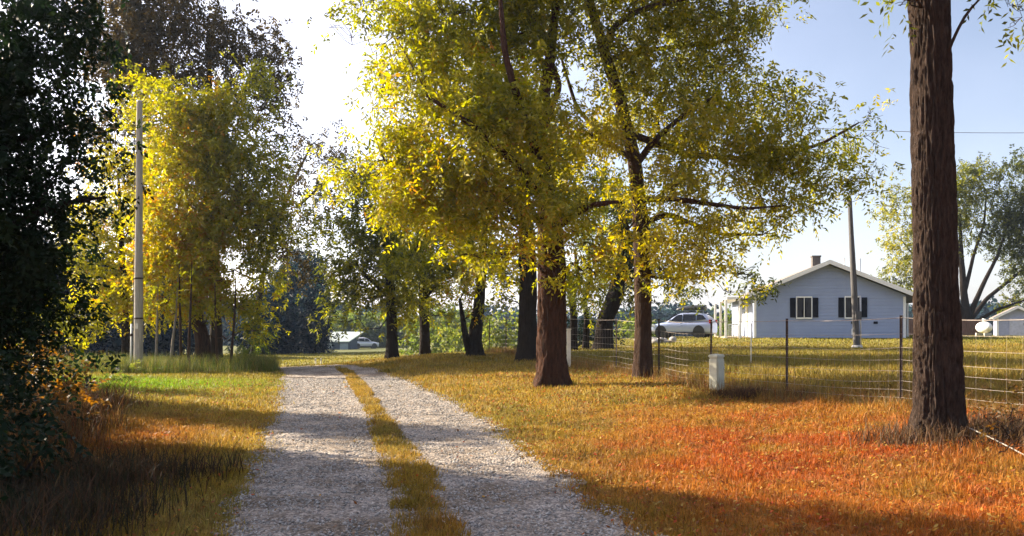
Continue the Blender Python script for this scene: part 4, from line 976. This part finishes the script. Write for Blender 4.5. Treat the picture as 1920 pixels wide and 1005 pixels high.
# ------------------------------------------------------------------ shed, tank, wooden fence
Y = 58; sx0 = (1880-960)/F*Y; szb = gz(sx0+1, Y); 
s_ = empty('garden_shed', (sx0+1.05, Y, szb), R(-26)); tag(s_, 'small white gabled garden shed at the right edge of the lawn', 'shed')
bm = bmesh.new(); hw = 1.25; ev = EYE+(HZ-594)/F*Y-szb; pk = EYE+(HZ-576)/F*Y-szb
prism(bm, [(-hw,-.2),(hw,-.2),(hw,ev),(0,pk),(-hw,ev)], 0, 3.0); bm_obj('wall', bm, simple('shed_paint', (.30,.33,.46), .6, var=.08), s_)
k_ = (pk-ev)/hw; o_ = .28
bm = bmesh.new(); prism(bm, [(0,pk+.005),(hw+o_,ev-k_*o_+.005),(hw+o_,ev-k_*o_+.09),(0,pk+.095),(-hw-o_,ev-k_*o_+.09),(-hw-o_,ev-k_*o_+.005)], -.25, 3.2)
rf2 = bm_obj('roof', bm, ROOF, s_)
bm = bmesh.new(); prism(bm, [(0,pk-.08),(hw+o_,ev-k_*o_-.08),(hw+o_,ev-k_*o_+.11),(0,pk+.115),(-hw-o_,ev-k_*o_+.11),(-hw-o_,ev-k_*o_-.08)], -.30, -.253); bm_obj('barge_board', bm, TRIM, rf2)
box('corner_board', -hw-.03, -hw+.1, -.03, -.003, -.1, ev-.05, TRIM, s_)
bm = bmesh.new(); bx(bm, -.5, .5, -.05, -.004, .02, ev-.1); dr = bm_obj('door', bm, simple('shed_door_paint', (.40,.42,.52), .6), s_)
box('handle', .36, .42, -.09, -.053, .8, .95, RUSTY, dr)
# tank
tx = (1853-960)/F*56; tzb = gz(tx, 56); tk = empty('gas_tank', (tx, 56, tzb)); tag(tk, 'rounded white gas tank standing left of the garden shed', 'gas tank')
bm = bmesh.new(); bmesh.ops.create_uvsphere(bm, u_segments=24, v_segments=16, radius=.40)
bmesh.ops.scale(bm, vec=(1, 1.9, 1), verts=bm.verts); bmesh.ops.translate(bm, vec=(0, .5, .62), verts=bm.verts); bm_obj('shell', bm, TANK, tk, smooth=True)
for yy in (.0, 1.0): box('leg', -.25, .25, yy, yy+.12, -.1, .25, CONC, tk)
cyl('valve_cap', (0,.5,1.06), (0,.5,1.22), .13, .11, TANK, tk, 14)
# brown board fence
Y = 63; x0, x1 = (1684-960)/F*Y, (1842-960)/F*Y; zf = gz((x0+x1)/2, Y)
bf = empty('board_fence', ((x0+x1)/2, Y, zf)); tag(bf, 'dark brown board fence between the house and the shed', 'fence')
bm = bmesh.new(); xx = x0
while xx < x1: 
    bx(bm, xx-(x0+x1)/2, xx+.13-(x0+x1)/2, 0, .02, -.1, 1.25+random.random()*.05); xx += .145
bm_obj('board_panel', bm, WOODF, bf)
for t in np.linspace(x0, x1, 4): box('post', t-(x0+x1)/2-.06, t-(x0+x1)/2+.06, -.08, -.003, -.1, 1.4, WOODG, bf)

# ------------------------------------------------------------------ wire fence along the row
FX = np.array(FENCE)
fz = hbase(FX[:, 0], FX[:, 1]) + .03
froot = empty('wire_fence', (FX[2, 0], FX[2, 1], fz[2])); tag(froot, 'wire mesh fence on thin dark steel posts running past the trees', 'fence')
floc = np.array([FX[2, 0], FX[2, 1], fz[2]])
posth = {}
for i, ((x, y), z) in enumerate(zip(FENCE, fz)):
    if i == 7: continue
    hgt_ = 1.5 if i < 12 else 1.35
    tl = np.array([random.uniform(-.03, .03), 0, 0])
    bm = bmesh.new(); bx(bm, -.022, .022, -.004, .004, -.3, hgt_); bx(bm, -.004, .004, .0045, .035, -.3, hgt_)
    for k_ in range(14): bx(bm, -.008, .008, -.012, -.0045, .2+k_*.09, .23+k_*.09)
    a_ = math.atan2(FX[min(i+1, 12), 1]-FX[max(i-1, 0), 1], FX[min(i+1, 12), 0]-FX[max(i-1, 0), 0])
    bmesh.ops.transform(bm, matrix=Matrix.Translation(Vector((x, y, z)) - Vector(floc)) @ Matrix.Rotation(tl[0], 4, 'Y') @ Matrix.Rotation(a_+math.pi/2, 4, 'Z'), verts=bm.verts)
    bm_obj('post', bm, RUSTY, froot)
hts = [1.46, 1.2, .98, .78, .60, .44, .30, .17, .05]
mw = MB()
def along(t): 
    i = min(int(t), len(FX)-2); f = t-i
    return FX[i, 0]*(1-f)+FX[i+1, 0]*f, FX[i, 1]*(1-f)+FX[i+1, 1]*f, fz[i]*(1-f)+fz[i+1]*f
for k_, hz in enumerate(hts):
    pts = []
    for t in np.linspace(0, 12, 97):
        X, Y_, Z = along(t); fr_ = t % 1
        pts.append((X, Y_-.02, Z + hz - .03*math.sin(fr_*math.pi)*(1+.6*math.sin(k_*2.1+int(t)*1.7))))
    mw.add(*tube_np(pts, [.0050 if k_ == 0 else .0024]*len(pts), 4))
mw.build('line_wires', WIRE, froot, loc=floc)
mv = MB()
for t in np.arange(0, 8.2, .075):
    X, Y_, Z = along(t)
    mv.add(*tube_np([(X, Y_-.02, Z+.05), (X, Y_-.02, Z+.6), (X, Y_-.02, Z+1.2)], [.0012]*3, 3))
mv.build('mesh_wires', WIRE, froot, loc=floc)
# white post in the fence line and pale stake
x, y = FENCE[7]; x = (1066-960)/F*y
o_ = empty('fence_post', (x, y-.1, gz(x, y))); tag(o_, 'white wooden post just right of the big red brown trunk', 'post')
box('shaft', -.06, .06, -.06, .06, -.1, 1.15, PVC, o_, .008); box('cap', -.07, .07, -.07, .07, 1.152, 1.19, PVC, o_, .006)
x, y = (1408-960)/F*24, 24; o_ = empty('marker_stake', (x, y, gz(x, y))); tag(o_, 'slim pale stake on the lawn in front of the house porch', 'stake')
cyl('shaft', (0,0,-.1), (.01,0,1.2), .018, .015, PVC, o_, 8); cyl('tip', (.01,0,1.2), (.01,0,1.24), .022, .016, TRIM, o_, 8)

# ------------------------------------------------------------------ cable pedestal
Yp = 17.3; xp = (1344-960)/F*Yp; zp_ = gz(xp, Yp)
pd = empty('cable_pedestal', (xp, Yp, zp_)); tag(pd, 'leaning pale green cable pedestal standing in the dry grass by the fence', 'cable pedestal')
pd.rotation_euler = (R(2), R(-3.5), R(38))
box('body', -.12, .12, -.115, .115, -.1, .72, PED, pd, .02)
box('lid', -.13, .13, -.125, .125, .722, .79, PED, pd, .02)
box('front_cover', -.10, .10, -.126, -.117, .08, .66, PED, pd, .004)
cyl('lock', (.07,-.127,.5), (.07,-.142,.5), .018, .018, STEEL, pd, 10)
# rope from the big trunk down into the ditch on the right
a = np.array([X0+.25, 9.9, .38]); b_ = np.array([6.6, 8.9, .12])
cable('rope', 'pale rope stretched from the big near trunk down to the grass at right', P(1800,795,9.95), P(1965,878,8.6), -.02, .008, ROPE, 'rope')
# branch litter near trunk
mbk = MB()
for i in range(26):
    c = np.array([5.6+random.gauss(0, .45), 9.4+random.gauss(0, .3), 0]); c[2] = gz(c[0], c[1])+.03
    a_ = random.random()*6.28; L = .2+random.random()*.5
    limb(mbk, c, c+np.array([math.cos(a_)*L, math.sin(a_)*L, random.random()*.4]), .008, .003, wob=.3, sides=5)
tag(mbk.build('dead_twigs', BARK, None), 'dead twigs lying around the foot of the big near trunk', 'twigs', kind='stuff')

# ------------------------------------------------------------------ cars
def wheel(x, y, r, root, side):
    bm = bmesh.new()
    prof = [(r*.62,-.10),(r*.93,-.11),(r,-.08),(r,.08),(r*.93,.11),(r*.62,.10)]
    N = 28; rings = []
    for k in range(N):
        a = 2*math.pi*k/N; rings.append([bm.verts.new((x+math.cos(a)*p, y+t, r+math.sin(a)*p)) for p, t in prof])
    for k in range(N):
        for j in range(len(prof)): bm.faces.new([rings[k][j], rings[k][(j+1) % 6], rings[(k+1) % N][(j+1) % 6], rings[(k+1) % N][j]])
    wh = bm_obj('wheel', bm, TYRE, root, smooth=True)
    bm = bmesh.new()
    for k in range(5):
        a = 2*math.pi*k/5
        M = Matrix.Translation((x, y+side*.07, r)) @ Matrix.Rotation(-a, 4, 'Y')
        bx(bm, 0, r*.62, -.02, .02, -.04, .04, M)
    M = Matrix.Translation((x, y+side*.07, r)) @ Matrix.Rotation(R(90), 4, 'X')
    bmesh.ops.create_cone(bm, cap_ends=True, segments=16, radius1=r*.2, radius2=r*.2, depth=.06, matrix=M)
    M = Matrix.Translation((x, y+side*.03, r)) @ Matrix.Rotation(R(90), 4, 'X')
    bmesh.ops.create_cone(bm, cap_ends=True, segments=24, radius1=r*.63, radius2=r*.63, depth=.03, matrix=M)
    bm_obj('rim', bm, RIM, wh)
def loft_body(name, secs, mat, root, smooth=True):
    """secs: list of (x, [(y,z) half-section from bottom centre outwards up to top centre])"""
    bm = bmesh.new(); rows_ = []
    for x, hs in secs:
        full = [(y, z) for y, z in hs] + [(-y, z) for y, z in hs[::-1]]
        rows_.append([bm.verts.new((x, y, z)) for y, z in full])
    n = len(rows_[0])
    for a, b in zip(rows_[:-1], rows_[1:]):
        for j in range(n): bm.faces.new([a[j], a[(j+1) % n], b[(j+1) % n], b[j]])
    bm.faces.new(rows_[0]); bm.faces.new(rows_[-1][::-1])
    o = bm_obj(name, bm, mat, root, smooth=smooth)
    md = o.modifiers.new('sub', 'SUBSURF'); md.levels = 2; md.render_levels = 2
    return o
def suv(label, loc, rz, paint, box_on=True, scale=1):
    root = empty('parked_car', loc, rz); tag(root, label, 'car'); root.scale = (scale*.92, scale, scale*1.08)
    # front at -x; length 4.6, width 1.82, height 1.62
    def low(zt, wf): return [(.3*wf, .27), (.84*wf, .28), (.90*wf, .50), (.91*wf, .78), (.88*wf, zt-.05), (.5*wf, zt)]
    secs = [(-2.28, low(.70,.80)), (-2.22, low(.78,.88)), (-1.9, low(.92,.97)), (-1.2, low(1.00,1)), (-.7, low(1.05,1)), (.2, low(1.06,1)), (1.3, low(1.08,1)), (2.0, low(1.08,.98)), (2.24, low(1.02,.92)), (2.30, low(.92,.86))]
    loft_body('body', secs, paint, root)
    def gl(x, wb, zt, wt): return (x, [(.3, .95), (wb, .98), (wt+(wb-wt)*.45, .98+(zt-.98)*.55), (wt, zt-.05), (wt*.5, zt)])
    loft_body('cabin', [gl(-1.15,.84,1.02,.80), gl(-.85,.84,1.2,.76), gl(-.35,.84,1.50,.70), gl(.1,.85,1.60,.68), gl(1.0,.85,1.61,.68), gl(1.65,.84,1.53,.66), gl(2.1,.82,1.25,.70), gl(2.22,.80,1.02,.76)], paint, root)
    for side in (-1, 1):
        bm = bmesh.new()
        def gp(pts):
            vs = []
            for x, z in pts:
                t = (z-.98)/.62; y = side*(.875 - .165*t)
                vs.append(bm.verts.new((x, y+side*.005, z)))
            vs2 = [bm.verts.new((v.co.x, v.co.y-side*.03, v.co.z)) for v in vs]
            bm.faces.new(vs); bm.faces.new(vs2[::-1]); k = len(vs)
            for i in range(k): bm.faces.new([vs[i], vs[(i+1) % k], vs2[(i+1) % k], vs2[i]])
        gp([(-.78,1.06),(.12,1.06),(.12,1.47),(-.15,1.46),(-.35,1.38)]); gp([(.18,1.06),(1.12,1.08),(1.12,1.49),(.18,1.49)]); gp([(1.18,1.09),(1.88,1.17),(1.62,1.42),(1.18,1.48)])
        bm_obj('side_window', bm, GLASS, root)
        for wx in (-1.45, 1.35):
            wheel(wx, side*.80, .35, root, side)
            bm = bmesh.new(); M = Matrix.Translation((wx, side*.82, .37)) @ Matrix.Rotation(R(90), 4, 'X')
            bmesh.ops.create_cone(bm, cap_ends=True, segments=28, radius1=.43, radius2=.43, depth=.19, matrix=M); bm_obj('wheel_arch', bm, BLACKP, root)
        box('headlight', -2.22, -1.88, side*.80-.1, side*.80+.07, .72, .86, LAMPG, root, .03)
        box('tail_light', 2.08, 2.25, side*.80-.08, side*.80+.06, .92, 1.14, REDL, root, .02)
        box('mirror', -.78, -.62, side*.98-.08, side*.98+.08, 1.04, 1.17, paint, root, .03)
        box('sill', -1.0, .95, side*.87-.05, side*.87+.035, .26, .38, BLACKP, root, .01)
        box('door_handle', .0, .16, side*.915-.012, side*.915+.02, .90, .94, paint, root, .006)
        box('roof_rail', -.1, 1.6, side*.60-.02, side*.60+.02, 1.60, 1.66, BLACKP, root, .008)
    bm = bmesh.new(); v = [bm.verts.new(p) for p in ((-1.02,-.70,1.08),(-1.02,.70,1.08),(-.40,.60,1.50),(-.40,-.60,1.50))]; bm.faces.new(v)
    e = bmesh.ops.extrude_face_region(bm, geom=bm.faces[:]); bmesh.ops.translate(bm, vec=(-.03,0,.03), verts=[q for q in e['geom'] if isinstance(q, bmesh.types.BMVert)])
    bm_obj('windscreen', bm, GLASS, root)
    if box_on:
        for x in (.15, 1.25): box('roof_bar', x, x+.06, -.62, .62, 1.66, 1.70, BLACKP, root)
    return root
Yc = 56; xc = (1282-960)/F*Yc; zc = gz(xc, Yc)
zc = max(zc, EYE+(HZ-638)/F*Yc)
car = suv('silver blue sport utility car parked beside the house with a black roof box', (xc, Yc, zc), R(-27), PAINT)
rb = loft_body('roof_box', [(-.55, [(.05,1.76),(.2,1.76),(.22,1.80),(.1,1.84)]), (-.35, [(.2,1.73),(.42,1.74),(.43,1.86),(.2,1.93)]), (.4, [(.2,1.72),(.46,1.73),(.47,1.93),(.25,2.06)]), (1.4, [(.2,1.72),(.46,1.73),(.46,1.95),(.25,2.08)]), (1.72, [(.2,1.74),(.42,1.75),(.42,1.93),(.2,2.02)])], BLACKP, None)
rb.location = (xc, Yc, zc); rb.rotation_euler = (0, 0, R(-27)); rb.scale = (.92, 1, 1.08)
tag(rb, 'black roof box carried on top of the silver blue car', 'roof box')
# heap of stones left of the car
def rocks(x, y, n, rad, label):
    root = MB()
    for i in range(n):
        c = np.array([x+random.gauss(0, rad), y+random.gauss(0, rad*.6), 0]); c[2] = gz(c[0], c[1])+.06+random.random()*.2
        bm = bmesh.new(); bmesh.ops.create_icosphere(bm, subdivisions=2, radius=1)
        s3 = np.array([.12+random.random()*.16, .12+random.random()*.14, .08+random.random()*.10])
        V = np.array([v.co[:] for v in bm.verts]); Fq = np.array([[v.index for v in f.verts] for f in bm.faces]); bm.free()
        V = V*s3*(1+.35*(fbm(V[:, 0]*2+i, V[:, 1]*2, V[:, 2]*2, o=2, s=i)[:, None]-.5))+c
        root.add(V, Fq)
    return tag(root.build('stone_heap', STONE, smooth=False), label, 'stone heap')
rocks((1226-960)/F*45, 45, 34, .5, 'low heap of grey stones on the lawn in front of the silver blue car')

# far silver car and barn beyond the mound
Yf = 128; xf = (684-960)/F*Yf; zf = gz(xf, Yf)
suv('small distant silver car beside the barn beyond the mound', (xf, Yf, zf), R(-160), PAINTW, box_on=False)
Yb = 120; bx0, bx1 = (596-960)/F*Yb, (676-960)/F*Yb; zg = gz((bx0+bx1)/2, Yb)
bn = empty('barn', ((bx0+bx1)/2, Yb, zg)); tag(bn, 'distant low barn with a pale green metal roof at the end of the lane', 'barn')
zt_ = EYE+(HZ-622)/F*Yb-zg; ze_ = EYE+(HZ-640)/F*Yb-zg; hw = (bx1-bx0)/2
bm = bmesh.new(); prism(bm, [(0,-.8),(5,-.8),(5,ze_),(2.5,zt_-.1),(0,ze_)], -hw+.4, hw-1.4, 'x'); bm_obj('wall', bm, simple('barn_wall', (.05,.07,.10), .8), bn)
bm = bmesh.new(); vs = [(-hw,-.4,ze_),(hw-1.6,-.4,ze_),(hw,2.5,zt_),(-hw,2.5,zt_)]
t_ = [bm.verts.new(v) for v in vs]; b2 = [bm.verts.new((v[0], v[1], v[2]-.12)) for v in vs]
bk = [bm.verts.new((-hw,5.4,ze_)), bm.verts.new((hw-1.6,5.4,ze_))]
bm.faces.new(t_); bm.faces.new(b2[::-1]); bm.faces.new([t_[3], t_[2], bk[1], bk[0]])
for i in range(4): bm.faces.new([t_[i], b2[i], b2[(i+1) % 4], t_[(i+1) % 4]])
bm_obj('roof', bm, ROOFG, bn)
for a_ in (-2.2, .1): box('door', a_, a_+1.2, -.05, -.003, 0, ze_-.3, simple('barn_door', (.25,.30,.32), .7), bn)
# scrub and posts near the road end
for i, (px, la) in enumerate([(592, 'left of two small pale reflector posts where the lane turns'), (602, 'right of two small pale reflector posts where the lane turns')]):
    Yr = 36.5; x = (px-960)/F*Yr; o_ = empty('reflector_post', (x, Yr, gz(x, Yr))); tag(o_, la, 'post')
    cyl('shaft', (0,0,-.1), (0,0,.35), .03, .03, PVC, o_, 8); box('reflector', -.035, .035, -.036, -.031, .24, .33, LAMPG, o_)

# ------------------------------------------------------------------ air
bm = bmesh.new(); bx(bm, -1000, 1000, -1000, 1000, -4.5, 24)
m = bpy.data.materials.new('air_haze'); m.use_nodes = True; n = m.node_tree; n.nodes.clear()
out = n.nodes.new('ShaderNodeOutputMaterial'); vp = n.nodes.new('ShaderNodeVolumePrincipled')
vp.inputs['Color'].default_value = (.60, .76, 1.0, 1); vp.inputs['Density'].default_value = .00025; vp.inputs['Anisotropy'].default_value = .2
n.links.new(vp.outputs[0], out.inputs['Volume'])
tag(bm_obj('haze', bm, m), 'thin pale haze filling the air over the whole place', 'haze', kind='stuff')
